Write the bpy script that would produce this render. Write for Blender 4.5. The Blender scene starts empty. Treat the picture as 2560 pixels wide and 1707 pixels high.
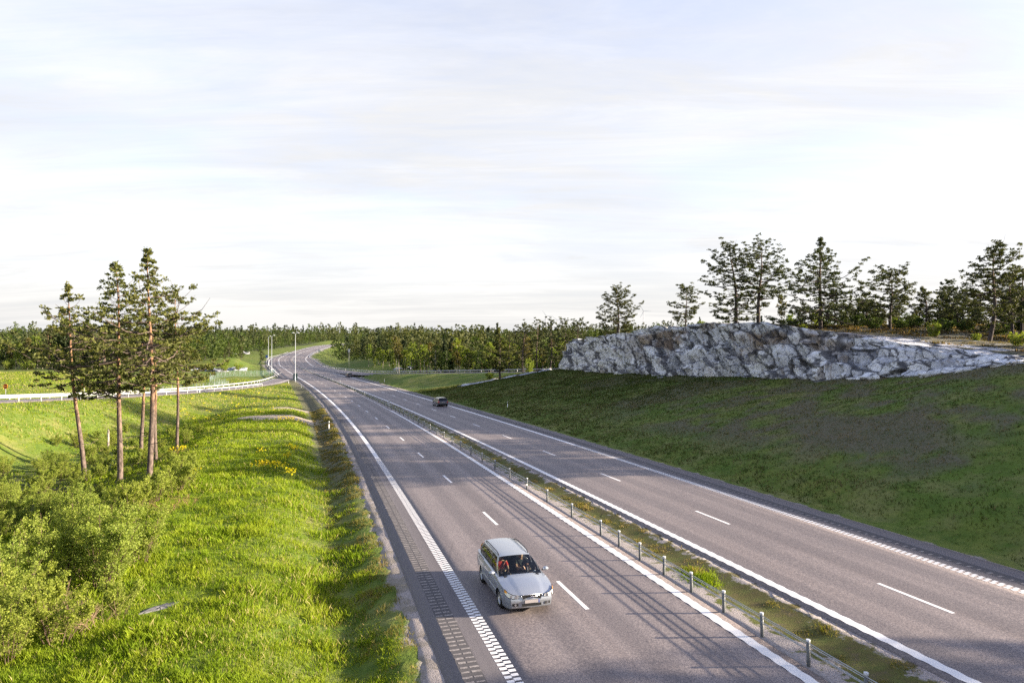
import bpy, math, random
import numpy as np
from mathutils import Vector, Matrix
R=math.radians
sc=bpy.context.scene
# ---------------------------------------------------------------- camera
CAM_H=8.41
cd=bpy.data.cameras.new('camera'); cam=bpy.data.objects.new('camera',cd); sc.collection.objects.link(cam)
cam.location=(0,0,CAM_H); cam.rotation_euler=(R(90)+0.016,0,0)
cd.sensor_width=36; cd.lens=36*1706.9/2560; cd.clip_start=0.1; cd.clip_end=12000
sc.camera=cam
# ---------------------------------------------------------------- light
SUN_EL=R(13.8)
sd=bpy.data.lights.new('sun','SUN'); sd.energy=5.0; sd.angle=R(0.7); sd.color=(1.0,0.85,0.66)
sun=bpy.data.objects.new('sun',sd); sc.collection.objects.link(sun)
sun.rotation_euler=Vector((-math.cos(SUN_EL),0.012,-math.sin(SUN_EL))).to_track_quat('-Z','Y').to_euler()
w=bpy.data.worlds.new('World'); sc.world=w; w.use_nodes=True
nt=w.node_tree; nt.nodes.clear()
def N(t,typ,**k):
    n=t.nodes.new(typ)
    for a,b in k.items():
        if a.startswith('_'): n.inputs[a[1:]].default_value=b
        else: setattr(n,a,b)
    return n
out=N(nt,'ShaderNodeOutputWorld'); bg=N(nt,'ShaderNodeBackground'); bg.inputs[1].default_value=0.1
sky=N(nt,'ShaderNodeTexSky',sky_type='NISHITA',sun_disc=False,sun_elevation=SUN_EL,sun_rotation=R(90),air_density=1.0,dust_density=1.0,ozone_density=1.0)
# a thin, broken overcast: noise over a flat cloud layer seen from below
tc=N(nt,'ShaderNodeTexCoord'); sep=N(nt,'ShaderNodeSeparateXYZ'); nt.links.new(tc.outputs['Generated'],sep.inputs[0])
mz=N(nt,'ShaderNodeMath',operation='MAXIMUM'); nt.links.new(sep.outputs[2],mz.inputs[0]); mz.inputs[1].default_value=0.0
az=N(nt,'ShaderNodeMath',operation='ADD'); nt.links.new(mz.outputs[0],az.inputs[0]); az.inputs[1].default_value=0.10
dx=N(nt,'ShaderNodeMath',operation='DIVIDE'); nt.links.new(sep.outputs[0],dx.inputs[0]); nt.links.new(az.outputs[0],dx.inputs[1])
dy=N(nt,'ShaderNodeMath',operation='DIVIDE'); nt.links.new(sep.outputs[1],dy.inputs[0]); nt.links.new(az.outputs[0],dy.inputs[1])
cb=N(nt,'ShaderNodeCombineXYZ'); nt.links.new(dx.outputs[0],cb.inputs[0]); nt.links.new(dy.outputs[0],cb.inputs[1])
def wnoise(scale,det,rough,rot,stretch,loc=(0,0,0)):
    mp=N(nt,'ShaderNodeMapping'); mp.inputs['Rotation'].default_value=(0,0,rot); mp.inputs['Scale'].default_value=stretch; mp.inputs['Location'].default_value=loc
    nt.links.new(cb.outputs[0],mp.inputs[0]); n=N(nt,'ShaderNodeTexNoise',_Scale=scale,_Detail=det,_Roughness=rough,_Distortion=0.6)
    nt.links.new(mp.outputs[0],n.inputs['Vector']); return n.outputs[0]
def wramp(src,pos,cols,tree=None):
    t=tree or nt
    r=N(t,'ShaderNodeValToRGB'); e=r.color_ramp.elements
    while len(e)<len(pos): e.new(0.5)
    for el,p,c in zip(e,pos,cols):
        el.position=p; el.color=(c,c,c,1) if not isinstance(c,tuple) else (*c,1)
    t.links.new(src,r.inputs[0]); return r.outputs[0]
n1=wnoise(0.62,9,0.62,R(12),(1,1.5,1),(3.1,1.7,0)); n2=wnoise(1.9,8,0.66,R(-14),(0.8,2.3,1),(7.3,2.2,0)); n3=wnoise(0.35,4,0.5,R(30),(1,1,1),(0.4,5.0,0))
cover=wramp(n1,[0.34,0.50,0.66],[0.62,0.90,1.0]); wisps=wramp(n2,[0.36,0.62],[0.80,1.0]); 
cm=N(nt,'ShaderNodeMath',operation='MULTIPLY'); nt.links.new(cover,cm.inputs[0]); nt.links.new(wisps,cm.inputs[1])
# the veil thins to blue overhead
zen=wramp(sep.outputs[2],[0.36,0.62],[1.0,0.14]); cmz=N(nt,'ShaderNodeMath',operation='MULTIPLY'); nt.links.new(cm.outputs[0],cmz.inputs[0]); nt.links.new(zen,cmz.inputs[1]); cm=cmz
# more cover close to the horizon
hz=wramp(sep.outputs[2],[0.02,0.16,0.45],[1.0,0.80,0.0])
cm2=N(nt,'ShaderNodeMath',operation='MAXIMUM'); nt.links.new(cm.outputs[0],cm2.inputs[0])
hz2=N(nt,'ShaderNodeMath',operation='MULTIPLY'); nt.links.new(hz,hz2.inputs[0]); hz2.inputs[1].default_value=1.0; nt.links.new(hz2.outputs[0],cm2.inputs[1])
n4=wnoise(1.3,9,0.68,R(-8),(0.55,2.4,1),(11.3,4.2,0)); nmx=N(nt,'ShaderNodeMath',operation='MULTIPLY_ADD'); nt.links.new(n4,nmx.inputs[0]); nmx.inputs[1].default_value=0.75; nt.links.new(n3,nmx.inputs[2])
ccol=wramp(nmx.outputs[0],[0.66,0.84,1.02],[(2.09,2.12,2.18),(2.30,2.29,2.29),(2.62,2.59,2.55)])
hdim=wramp(sep.outputs[2],[0.0,0.16],[0.90,1.0]); cc2=N(nt,'ShaderNodeMix',data_type='RGBA',blend_type='MULTIPLY'); cc2.inputs[0].default_value=1.0; nt.links.new(ccol,cc2.inputs[6]); nt.links.new(hdim,cc2.inputs[7]); ccol=cc2.outputs[2]
skyk=N(nt,'ShaderNodeMix',data_type='RGBA',blend_type='MULTIPLY'); skyk.inputs[0].default_value=1.0
nt.links.new(sky.outputs[0],skyk.inputs[6]); skyk.inputs[7].default_value=(1.12,0.96,1.06,1)
mix=N(nt,'ShaderNodeMix',data_type='RGBA'); nt.links.new(cm2.outputs[0],mix.inputs[0]); nt.links.new(skyk.outputs[2],mix.inputs[6]); nt.links.new(ccol,mix.inputs[7])
nt.links.new(mix.outputs[2],bg.inputs[0]); nt.links.new(bg.outputs[0],out.inputs[0])
sc.view_settings.view_transform='Standard'; sc.view_settings.look='None'; sc.view_settings.gamma=1; sc.view_settings.use_curve_mapping=False
sc.view_settings.exposure=2.0
sc.render.engine='CYCLES'; sc.cycles.use_denoising=False; sc.cycles.max_bounces=6; sc.cycles.diffuse_bounces=3; sc.cycles.transparent_max_bounces=6
sc.cycles.transmission_bounces=4; sc.cycles.glossy_bounces=3; sc.cycles.use_adaptive_sampling=True; sc.cycles.adaptive_threshold=0.02
sc.cycles.caustics_reflective=False; sc.cycles.caustics_refractive=False
# ---------------------------------------------------------------- helpers
C=sc.collection
rng=np.random.default_rng(7)
def tag(o,label=None,cat=None,group=None,kind=None):
    if label: o['label']=label
    if cat: o['category']=cat
    if group: o['group']=group
    if kind: o['kind']=kind
    return o
def empty(name,loc,rz=0.0):
    o=bpy.data.objects.new(name,None); o.empty_display_size=0.3; C.objects.link(o); o.location=loc; o.rotation_euler=(0,0,rz); return o
def npmesh(name,V,F,mats,mi=None,smooth=False,attrs=None,uv=None):
    """V (n,3) floats; F (m,3|4) ints or list of ragged faces"""
    me=bpy.data.meshes.new(name); V=np.asarray(V,dtype=np.float32)
    if isinstance(F,np.ndarray):
        m,k=F.shape; loops=F.astype(np.int32).ravel(); starts=np.arange(m,dtype=np.int32)*k; tot=np.full(m,k,dtype=np.int32)
    else:
        tot=np.array([len(f) for f in F],dtype=np.int32); m=len(F); loops=np.fromiter((i for f in F for i in f),dtype=np.int32); starts=np.concatenate([[0],np.cumsum(tot)[:-1]]).astype(np.int32)
    me.vertices.add(len(V)); me.vertices.foreach_set('co',V.ravel())
    me.loops.add(len(loops)); me.loops.foreach_set('vertex_index',loops)
    me.polygons.add(m); me.polygons.foreach_set('loop_start',starts); me.polygons.foreach_set('loop_total',tot)
    if mi is not None: me.polygons.foreach_set('material_index',np.asarray(mi,dtype=np.int32))
    if smooth is True: me.polygons.foreach_set('use_smooth',np.ones(m,dtype=bool))
    elif smooth is not False: me.polygons.foreach_set('use_smooth',np.asarray(smooth,dtype=bool))
    me.update(calc_edges=True)
    for mm in (mats if isinstance(mats,(list,tuple)) else [mats]): me.materials.append(mm)
    if attrs:
        for an,(typ,dom,dat) in attrs.items():
            a=me.attributes.new(an,typ,dom)
            if typ=='FLOAT': a.data.foreach_set('value',np.asarray(dat,dtype=np.float32).ravel())
            else: a.data.foreach_set('color',np.asarray(dat,dtype=np.float32).ravel())
    if uv is not None:
        l=me.uv_layers.new(name='UVMap'); l.data.foreach_set('uv',np.asarray(uv,dtype=np.float32)[loops].ravel())
    return me
def link(name,me,parent=None,loc=None):
    o=bpy.data.objects.new(name,me); C.objects.link(o)
    if parent: o.parent=parent
    if loc is not None: o.location=loc
    return o
class MB:
    """collects simple solids into one mesh"""
    def __init__(s): s.v=[];s.f=[];s.m=[];s.sm=[]
    def add(s,V,F,mi=0,sm=False):
        b=len(s.v); s.v+= [tuple(map(float,p)) for p in V]; s.f+=[tuple(b+i for i in f) for f in F]; s.m+=[mi]*len(F); s.sm+=[sm]*len(F); return s
    def box(s,c,d,rz=0.0,mi=0,M=None):
        hx,hy,hz=d[0]/2,d[1]/2,d[2]/2; P=[Vector((x,y,z)) for x in(-hx,hx) for y in(-hy,hy) for z in(-hz,hz)]
        Q=(M or Matrix.Rotation(rz,3,'Z')); P=[Q@p+Vector(c) for p in P]
        return s.add(P,[(0,1,3,2),(4,6,7,5),(0,4,5,1),(2,3,7,6),(0,2,6,4),(1,5,7,3)],mi)
    def tube(s,pts,rad,n=8,mi=0,cap=True,sm=True):
        pts=[Vector(p) for p in pts]; rs=rad if hasattr(rad,'__len__') else [rad]*len(pts); V=[];F=[]
        for i,p in enumerate(pts):
            d=(pts[min(i+1,len(pts)-1)]-pts[max(i-1,0)]).normalized()
            a=d.orthogonal().normalized() if abs(d.z)>.9 else d.cross(Vector((0,0,1))).normalized(); b=d.cross(a)
            if abs(d.z)>.9:
                a=Vector((1,0,0))-d*d.x; a.normalize(); b=d.cross(a)
            for k in range(n):
                t=2*math.pi*k/n; V.append(p+(a*math.cos(t)+b*math.sin(t))*rs[i])
        for i in range(len(pts)-1):
            for k in range(n): F.append((i*n+k,i*n+(k+1)%n,(i+1)*n+(k+1)%n,(i+1)*n+k))
        s.add(V,F,mi,sm)
        if cap:
            b=len(s.v)-len(V); s.f+=[tuple(b+k for k in range(n))[::-1],tuple(b+(len(pts)-1)*n+k for k in range(n))]; s.m+=[mi]*2; s.sm+=[False]*2
        return s
    def build(s,name,mats,parent=None,loc=None,bevel=0):
        me=npmesh(name,np.array(s.v),s.f,mats,s.m,np.array(s.sm)); o=link(name,me,parent,loc)
        if bevel:
            b=o.modifiers.new('bevel','BEVEL'); b.width=bevel; b.segments=2; b.limit_method='ANGLE'; b.angle_limit=R(40)
        return o
# ---- value noise in numpy
def _h(i,j,k,seed):
    n=(i.astype(np.int64)*374761393+j.astype(np.int64)*668265263+k.astype(np.int64)*2147483647+seed*974634777)&0xffffffff
    n=((n^(n>>13))*1274126177)&0xffffffff; n=((n^(n>>15))*2246822519)&0xffffffff; n=n^(n>>13)
    return (n&0xffffff)/float(0xffffff)
def vnoise(x,y,z=0.0,seed=0):
    x,y,z=np.broadcast_arrays(np.asarray(x,float),y,z); i,j,k=np.floor(x),np.floor(y),np.floor(z); fx,fy,fz=x-i,y-j,z-k
    fx,fy,fz=[t*t*(3-2*t) for t in (fx,fy,fz)]; r=0
    for a in (0,1):
        for b in (0,1):
            for c in (0,1): r=r+_h(i+a,j+b,k+c,seed)*(fx if a else 1-fx)*(fy if b else 1-fy)*(fz if c else 1-fz)
    return r*2-1
def fbm(x,y,z=0.0,seed=0,o=4):
    r=0;a=1.0;t=0
    for q in range(o): r=r+a*vnoise(np.asarray(x)*2**q,np.asarray(y)*2**q,np.asarray(z)*2**q,seed+q); t+=a; a*=.5
    return r/t
def sstep(a,b,x): t=np.clip((np.asarray(x,float)-a)/(b-a),0,1); return t*t*(3-2*t)
# ---- materials
def mat(name,col,rough=0.6,metal=0.0,spec=0.5,**kw):
    m=bpy.data.materials.new(name); m.use_nodes=True; b=m.node_tree.nodes['Principled BSDF']
    b.inputs['Base Color'].default_value=(*col,1); b.inputs['Roughness'].default_value=rough; b.inputs['Metallic'].default_value=metal
    b.inputs['Specular IOR Level'].default_value=spec
    for k,v in kw.items(): b.inputs[k.replace('_',' ')].default_value=v
    return m
def mixc(t,f,a,b,bt='MIX'):
    n=N(t,'ShaderNodeMix',data_type='RGBA',blend_type=bt)
    for i,v in ((0,f),(6,a),(7,b)):
        if isinstance(v,(int,float)): n.inputs[i].default_value=v
        elif isinstance(v,tuple): n.inputs[i].default_value=(*v,1)
        else: t.links.new(v,n.inputs[i])
    return n.outputs[2]
def mth(t,op,a,b=None):
    n=N(t,'ShaderNodeMath',operation=op)
    for i,v in ((0,a),(1,b)):
        if v is None: continue
        if isinstance(v,(int,float)): n.inputs[i].default_value=v
        else: t.links.new(v,n.inputs[i])
    return n.outputs[0]
def noi(t,vec,scale,det=4,rough=.55,dist=0.0,stretch=None):
    if stretch:
        mp=N(t,'ShaderNodeMapping'); mp.inputs['Scale'].default_value=stretch; t.links.new(vec,mp.inputs[0]); vec=mp.outputs[0]
    n=N(t,'ShaderNodeTexNoise',_Scale=scale,_Detail=det,_Roughness=rough,_Distortion=dist); t.links.new(vec,n.inputs['Vector']); return n.outputs[0]
def attr(t,name): return N(t,'ShaderNodeAttribute',attribute_name=name)
def bump(t,h,strength,dist,bsdf):
    n=N(t,'ShaderNodeBump',_Strength=strength,_Distance=dist); t.links.new(h,n.inputs['Height']); t.links.new(n.outputs[0],bsdf.inputs['Normal']); return n
def newmat(name,rough=.8,spec=.3):
    m=mat(name,(.5,.5,.5),rough,0,spec); return m,m.node_tree,m.node_tree.nodes['Principled BSDF']
# ================================================================ the road's course (metres; s along it, u to its right)
KS=np.array([-60,-20,30,80,130,180,240,280,320,360,400,440,500,560,640,720,800,1100.]); 
KK=np.array([-.24,-.24,-.26,-.62,-.52,-.38,-.78,.67,-.26,1.41,-.32,1.6,.19,.91,-.22,.86,.71,.3])*1e-3
KQ=np.array([.3,.3,.29,.42,1.13,.67,2.62,-.71,.34,1.74,.96,.32,.37,.32,.05,-.30,-.52,-.53])*1e-4
SS=np.arange(-60,1101,3.0); _i0=20
_k=np.interp(SS,KS,KK); _q=np.interp(SS,KS,KQ)
TH=np.cumsum(_k)*3; TH+=-0.269-TH[_i0]
PX=np.cumsum(np.sin(TH))*3; PX+=12.723-PX[_i0]; PY=np.cumsum(np.cos(TH))*3; PY-=PY[_i0]
G_=np.cumsum(_q)*3; G_+=-0.007-G_[_i0]; PZ=np.cumsum(G_)*3; PZ-=PZ[_i0]
def shift(s): return -2.775*(np.clip(s,-60,240)/200)
LLo,LDo,LIo,RIo,RDo,ROo,ALo,ARo,BRo=-7.315,-3.59,0.0,3.741,7.381,11.383,-9.061,13.519,0.589
def cross(s,u):
    """height of the paved cross-section over the line's own height; u in the unshifted frame"""
    zl=0.015*np.minimum(u,0.0); zr=.229+.007*np.maximum(u,RIo)
    t=np.clip(u/RIo,0,1); z=np.where(u<=0,zl,np.where(u>=RIo,zr,t*(.229+.007*RIo)))
    return z-np.clip((s-230)/80,0,1)*.047*u
def P(s,u,dz=0.0):
    """u in the unshifted frame: right-hand offsets (> median) slide with the narrowing median"""
    s=np.asarray(s,float);u=np.asarray(u,float); X,Y,Z,T=[np.interp(s,SS,a) for a in (PX,PY,PZ,TH)]
    uu=u+shift(s)*np.clip(u/RIo,0,1)
    return np.stack(np.broadcast_arrays(X+uu*np.cos(T),Y-uu*np.sin(T),Z+cross(s,u)+dz),-1)
def near_road(x,y):
    """(s,u true metres) of plan points"""
    x=np.asarray(x,float).ravel();y=np.asarray(y,float).ravel(); S=np.empty_like(x);U=np.empty_like(x)
    for a in range(0,len(x),20000):
        xx=x[a:a+20000,None];yy=y[a:a+20000,None]; d=(xx-PX)**2+(yy-PY)**2; i=d.argmin(1); xx=xx[:,0];yy=yy[:,0]
        t=(xx-PX[i])*np.sin(TH[i])+(yy-PY[i])*np.cos(TH[i])
        s=SS[i]+np.clip(t,-6,6); S[a:a+20000]=s
        X=np.interp(s,SS,PX);Y=np.interp(s,SS,PY);T=np.interp(s,SS,TH)
        U[a:a+20000]=(xx-X)*np.cos(T)-(yy-Y)*np.sin(T)
    return S,U
# slip roads: centre lines (x,y,z)
RAMP_L=np.array([(-84.5,262,.25),(-80.5,245,-.05),(-76.5,228,-.28),(-72.2,210,-.3),(-68.6,193,-.2),(-66.3,175,-.02),(-64.6,155,.25),(-63.8,135,.65),(-63.4,115,1.2),(-63.2,95,1.95),(-63.0,80,2.6),(-62.5,65,3.3),(-61.5,45,4.2),(-60,20,5.3),(-58,-40,7)])
RAMP_R=np.array([(-92,318,1.75),(-83.5,300,1.55),(-74,281,1.32),(-63.5,260,1.25),(-54.5,240,1.35),(-44,221,1.65),(-32,204,2.2),(-18,190,2.75),(-2,178,3.3),(16,167,3.9),(38,156,4.6),(70,142,5.6)])
def dense(pl,step=1.5):
    pl=np.asarray(pl,float)
    # catmull-rom
    out=[]
    for i in range(len(pl)-1):
        p0=pl[max(i-1,0)];p1=pl[i];p2=pl[i+1];p3=pl[min(i+2,len(pl)-1)]; n=max(2,int(np.hypot(*(p2-p1)[:2])/step))
        for t in np.linspace(0,1,n,endpoint=False): out.append(.5*((2*p1)+(-p0+p2)*t+(2*p0-5*p1+4*p2-p3)*t*t+(-p0+3*p1-3*p2+p3)*t**3))
    out.append(pl[-1]); return np.array(out)
RL=dense(RAMP_L);RR=dense(RAMP_R)
def near_line(pl,x,y):
    x=np.asarray(x,float).ravel();y=np.asarray(y,float).ravel();D=np.empty_like(x);Z=np.empty_like(x)
    for a in range(0,len(x),20000):
        d=(x[a:a+20000,None]-pl[:,0])**2+(y[a:a+20000,None]-pl[:,1])**2;i=d.argmin(1);D[a:a+20000]=np.sqrt(d[np.arange(len(i)),i]);Z[a:a+20000]=pl[i,2]
    return D,Z
def widL(s): return 4.2*sstep(232,244,s)*(1-sstep(430,520,s))
def widR(s): return 4.0*sstep(296,306,s)*(1-sstep(420,500,s))
def edgeL(s): return ALo-widL(s)
def edgeR(s): return ARo+shift(s)+widR(s)          # true offset
# heights at the foot of the cut rock and on its crest, along s
ROCK_U=42.0
def hb(s): return np.interp(s,[0,25,38,45,52,66,80,97,119,142,150,165,200],[7.4,7.6,7.8,7.5,6.3,5.3,5.0,4.7,4.5,4.6,3.4,1.8,1.2])
def hp(s): return np.interp(s,[0,25,38,45,52,60,66,80,97,119,132,141,146,152,165],[7.7,7.9,8.0,8.1,8.8,9.6,10.3,12.1,12.6,11.7,11.0,10.7,8.2,4,2.2])
def ground(x,y):
    shp=np.shape(x); x=np.asarray(x,float).ravel(); y=np.asarray(y,float).ravel()
    s,u=near_road(x,y); zr=np.interp(s,SS,PZ)
    eL=edgeL(s);eR=edgeR(s); n1=fbm(x/37,y/37,seed=3); n2=fbm(x/9,y/9,seed=9); n3=fbm(x/2.3,y/2.3,seed=5,o=3)
    far=sstep(300,900,y)
    # --- left of the road
    v=eL-u
    zeL=zr+0.015*np.maximum(eL,-40)+np.clip((s-230)/80,0,1)*.047*(-eL)
    ditch=-.5*sstep(.6,2.4,v); mound=sstep(2.4,6.0,v)*(1-sstep(7.0,21,v))
    fade=1-sstep(85,150,s)
    hollow=-1.75*sstep(8.5,25,v)*(1-sstep(90,190,s))-1.05*sstep(9.5,22,v)*sstep(90,190,s)*(1-sstep(215,240,s))
    zl=zeL+ditch*(1-sstep(8,14,v)*.9)+mound*(.55*fade+.40)*(1-.4*sstep(150,200,s))+hollow+(.20*n2+.20*fbm(x/4.2,y/3.4,seed=12,o=3)*(1-sstep(90,160,y)))*sstep(3,8,v)+.07*n3*sstep(1.5,4,v)
    # --- right of the road
    v=u-eR
    zeR=zr+.229+.007*ARo-np.clip((s-230)/80,0,1)*.047*eR
    top=hb(s)-zeR*0; t=np.clip((v-1.2)/np.maximum(ROCK_U-1.0-eR-1.2,5),0,1)
    base_r=zeR-.25*sstep(.5,1.6,v)*(1-sstep(2,4,v))
    slope=(hb(s)+0.1-zeR)*(t*1.08-.08*t*t)*1.0
    on=1-sstep(138,168,s)
    slope=slope*on+(1-on)*((hb(s)-zeR)*sstep(3,24,v)+.35*np.sin(x*.09)*sstep(8,20,v))
    plat=hp(s)+.4*n1+.25*n2+.015*np.clip(u-40,0,80)-.3
    plat=np.where(s>142,np.maximum(plat,hb(s)),plat)
    pm=sstep(ROCK_U+1.4,ROCK_U+4.6,u)*(1-sstep(139,149,s))
    zrr=base_r+slope+(.13*n2+.07*n3)*sstep(2,6,v)
    zrr=zrr*(1-pm)+plat*pm
    # beyond the plateau the land drops to the valley floor again
    drop=sstep(105,185,u)*(1-far); zrr=zrr*(1-drop)+(3.5+1.5*n1)*drop
    z=np.where(u<(eL+eR)/2,zl,zrr)
    # --- wider land: rises away from the camera
    dist_abs=np.where(u<0,eL-u,u-eR)
    hill=np.interp(y,[0,150,230,300,450,700,1000,1500,2200,3200,5000],[0.5,1.1,2.2,2.8,5,11,17,30,52,70,62])+3.0*n1*sstep(220,420,y)+15*fbm(x/230,y/260,seed=21)*sstep(380,900,y)*sstep(15,90,dist_abs)
    hill=hill+np.interp(x,[-2500,-900,-200,0,400,1500,3000],[0,2,0,0,2,10,8])*sstep(300,1200,y)*1.0
    hill=hill+4*sstep(230,330,x+0*y)*sstep(120,250,y)
    dist=np.where(u<0,eL-u,u-eR)
    leftw=sstep(40,75,dist)*(u<0)
    b=np.maximum(sstep(14,60,dist)*sstep(215,300,s),np.maximum(leftw,sstep(30,90,dist)*(u>0)*sstep(165,215,y)))
    z=z*(1-b)+(hill+.25*n2)*b
    # knolls: the outcrop beyond the meadow, the wooded bank right of the far bend
    for cx,cy,rx,ry,hh in ((-124,304,30,26,4.2),(-52,342,48,52,5.0),(-30,300,36,34,2.0),(-250,905,60,70,4.0)):
        q=np.sqrt(((x-cx)/rx)**2+((y-cy)/ry)**2); z=z+hh*(1-sstep(.15,1.25,q+.12*n1+.1*n2))*sstep(3,16,dist)
    # embankments of the two slip roads
    for pl,wd in ((RL,4.6),(RR,4.8)):
        d,zz=near_line(pl,x,y); e=1-sstep(0,1,np.clip((d-wd)/13,0,1)); e=np.where(d<wd+.4,1,e)
        inroad=(dist<0)&(s>225)
        e=np.where(dist<1.0,0,e*sstep(0.3,2.5,dist)*(1.0)); z=z*(1-e)+(zz-.12)*e
    # the paved bed itself
    bed=(dist<=0.02); z=np.where(bed,zr+cross(s,np.where(u>0,u-shift(s)*np.clip(u/RIo,0,1),u))-.25,z)
    z=np.where((dist>.02)&(dist<.6),np.where(u<0,zeL,zeR)-.10,z)
    return z.reshape(shp)
def gz(x,y): return float(ground(np.array([x]),np.array([y]))[0])
def at(px,py,D):
    """photo pixel (2560 wide) and depth -> world point"""
    return ((px-1280)/1706.9*D,D,CAM_H+D*math.tan(math.atan((853.5-py)/1706.9)+.016))
# ================================================================ ground sheet
def spacing(lo,a,b,hi,fine,g=1.055,mx=40):
    mid=list(np.arange(a,b+.01,fine)); L=[];d=fine;x=a
    while x>lo: d=min(d*g,mx); x-=d; L.append(x)
    H=[];d=fine;x=mid[-1]
    while x<hi: d=min(d*g,mx); x+=d; H.append(x)
    return np.array(L[::-1]+mid+H)
gx=spacing(-2500,-66,52,2500,.75); gy=spacing(-30,6,130,5200,.75,1.04,60)
GX,GY=np.meshgrid(gx,gy); GZ=ground(GX,GY)
nx,ny=len(gx),len(gy)
idx=np.arange(nx*ny).reshape(ny,nx)
F=np.stack([idx[:-1,:-1].ravel(),idx[:-1,1:].ravel(),idx[1:,1:].ravel(),idx[1:,:-1].ravel()],1)
gs,gu=near_road(GX,GY); geL=edgeL(gs);geR=edgeR(gs); gd=np.where(gu<0,geL-gu,gu-geR)
xx,yy=GX.ravel(),GY.ravel()
# where there is gravel, dry heath, bare earth (kind of ground, not light)
aN=fbm(xx/6,yy/6,seed=31);bN=fbm(xx/17,yy/17,seed=32);cN=fbm(xx/1.9,yy/1.9,seed=33,o=3)
gravel=1-sstep(.25,.7,gd*np.where(gu>0,1.8,1.0)+.25*cN)
gravel=np.maximum(gravel,(gd<0)*1.0)
verge=(gu<0)*sstep(.3,.9,gd)*(1-sstep(2.4,4.4,gd+.9*aN))*1.0*sstep(30,70,gs)*(gs<240)
verge=np.maximum(verge,sstep(.0,.45,cN+.5*aN+.2)*(gu<0)*(1-sstep(3.0,4.6,gd))*sstep(60,90,gs)*(gs<240))
heath=(gu>0)*sstep(43,47,gu)*(1-sstep(145,175,gs))*1.0
heath=np.maximum(heath,(gu>0)*(gs<92)*sstep(3,9,gd)*(1-sstep(52,88,gs+8*bN-.3*gd))*sstep(-.15,.25,.45*bN+.7*aN+.9*cN+.12)*.9)
heath=np.maximum(heath,(gu>0)*(gs<110)*sstep(8,12,gd)*sstep(.10,.32,bN+.5*aN)*.75)
soil=sstep(20,26,-gu)*(gs<75)*(gu<0)*(xx>-62)*(1-sstep(50,72,yy))*.9
def blob(cx,cy,rx,ry,nz=.5): 
    q=((xx-cx)/rx)**2+((yy-cy)/ry)**2; return 1-sstep(.6,1.3,q+nz*aN+nz*.8*cN)
sand=np.maximum(blob(-31.2,92,6.0,4.6,.35),blob(-34.5,110,4.6,2.6)*.8)
sand=np.maximum(sand,np.maximum(blob(-92,128,7,2.5),blob(-126,148,12,4))*.8)
shade_w=sstep(.0,.5,fbm(xx/23,yy/23,seed=77))
wood=np.clip(sstep(255,285,yy)*sstep(30,50,gd)+sstep(64,80,gu)*(yy>120)*0,0,1)
gz_col=np.stack([gravel,np.maximum(verge*.9,heath),np.maximum(soil,wood*.8),sand],1)
fres=sstep(4.0,9,gd)*(gu<0)*(1-sstep(45,120,gs))*(gu>-23)  # the lush near bank
M_ground,t,b=newmat('ground_grass',.9,.15)
tcn=N(t,'ShaderNodeTexCoord'); ob=tcn.outputs['Object']
A=attr(t,'cover'); sp=N(t,'ShaderNodeSeparateColor'); t.links.new(A.outputs['Color'],sp.inputs[0]); LU=attr(t,'lush').outputs['Fac']
na=noi(t,ob,.10,4,.6); nb=noi(t,ob,.9,5,.65); nc=noi(t,ob,7,4,.7); nd=noi(t,ob,.35,4,.6)
g1=mixc(t,wramp(na,[.38,.62],[0,1],t),(.105,.165,.022),(.20,.205,.045))
g2=mixc(t,wramp(nb,[.38,.66],[0,1],t),g1,(.075,.125,.016))
g2=mixc(t,mth(t,'MULTIPLY',wramp(nd,[.50,.66],[0,1],t),.55),g2,(.24,.22,.085))
g2=mixc(t,wramp(nc,[.35,.75],[0,.5],t),g2,(.05,.08,.012))
lush=mixc(t,wramp(nc,[.3,.7],[0,1],t),(.07,.11,.010),(.20,.28,.018))
g3=mixc(t,LU,g2,lush)
he=mixc(t,wramp(nb,[.35,.65],[0,1],t),(.095,.080,.048),(.060,.068,.026)); he=mixc(t,wramp(nc,[.42,.64],[0,.85],t),he,(.165,.145,.115))
g4=mixc(t,sp.outputs[1],g3,he)
so=mixc(t,wramp(nc,[.35,.7],[0,1],t),(.035,.026,.018),(.085,.075,.035)); so=mixc(t,wramp(nb,[.45,.6],[0,.7],t),so,(.05,.075,.018))
g5=mixc(t,sp.outputs[2],g4,so)
pe=noi(t,ob,28,3,.7); gr=mixc(t,wramp(pe,[.3,.7],[0,1],t),(.16,.14,.125),(.36,.325,.30))
sa=mixc(t,wramp(nc,[.3,.7],[0,1],t),(.30,.25,.19),(.42,.36,.28))
g6=mixc(t,A.outputs['Alpha'],g5,sa)
g7=mixc(t,wramp(mth(t,'ADD',sp.outputs[0],mth(t,'MULTIPLY',mth(t,'SUBTRACT',nc,.5),.7)),[.4,.6],[0,1],t),g6,gr)
t.links.new(g7,b.inputs['Base Color']); bump(t,mth(t,'ADD',nc,mth(t,'MULTIPLY',nb,1.5)),.6,.12,b)
me=npmesh('ground',np.stack([GX.ravel(),GY.ravel(),GZ.ravel()],1),F,M_ground,smooth=True,
  attrs={'cover':('FLOAT_COLOR','POINT',gz_col),'lush':('FLOAT','POINT',fres)})
tag(link('ground',me),kind='structure')

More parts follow.
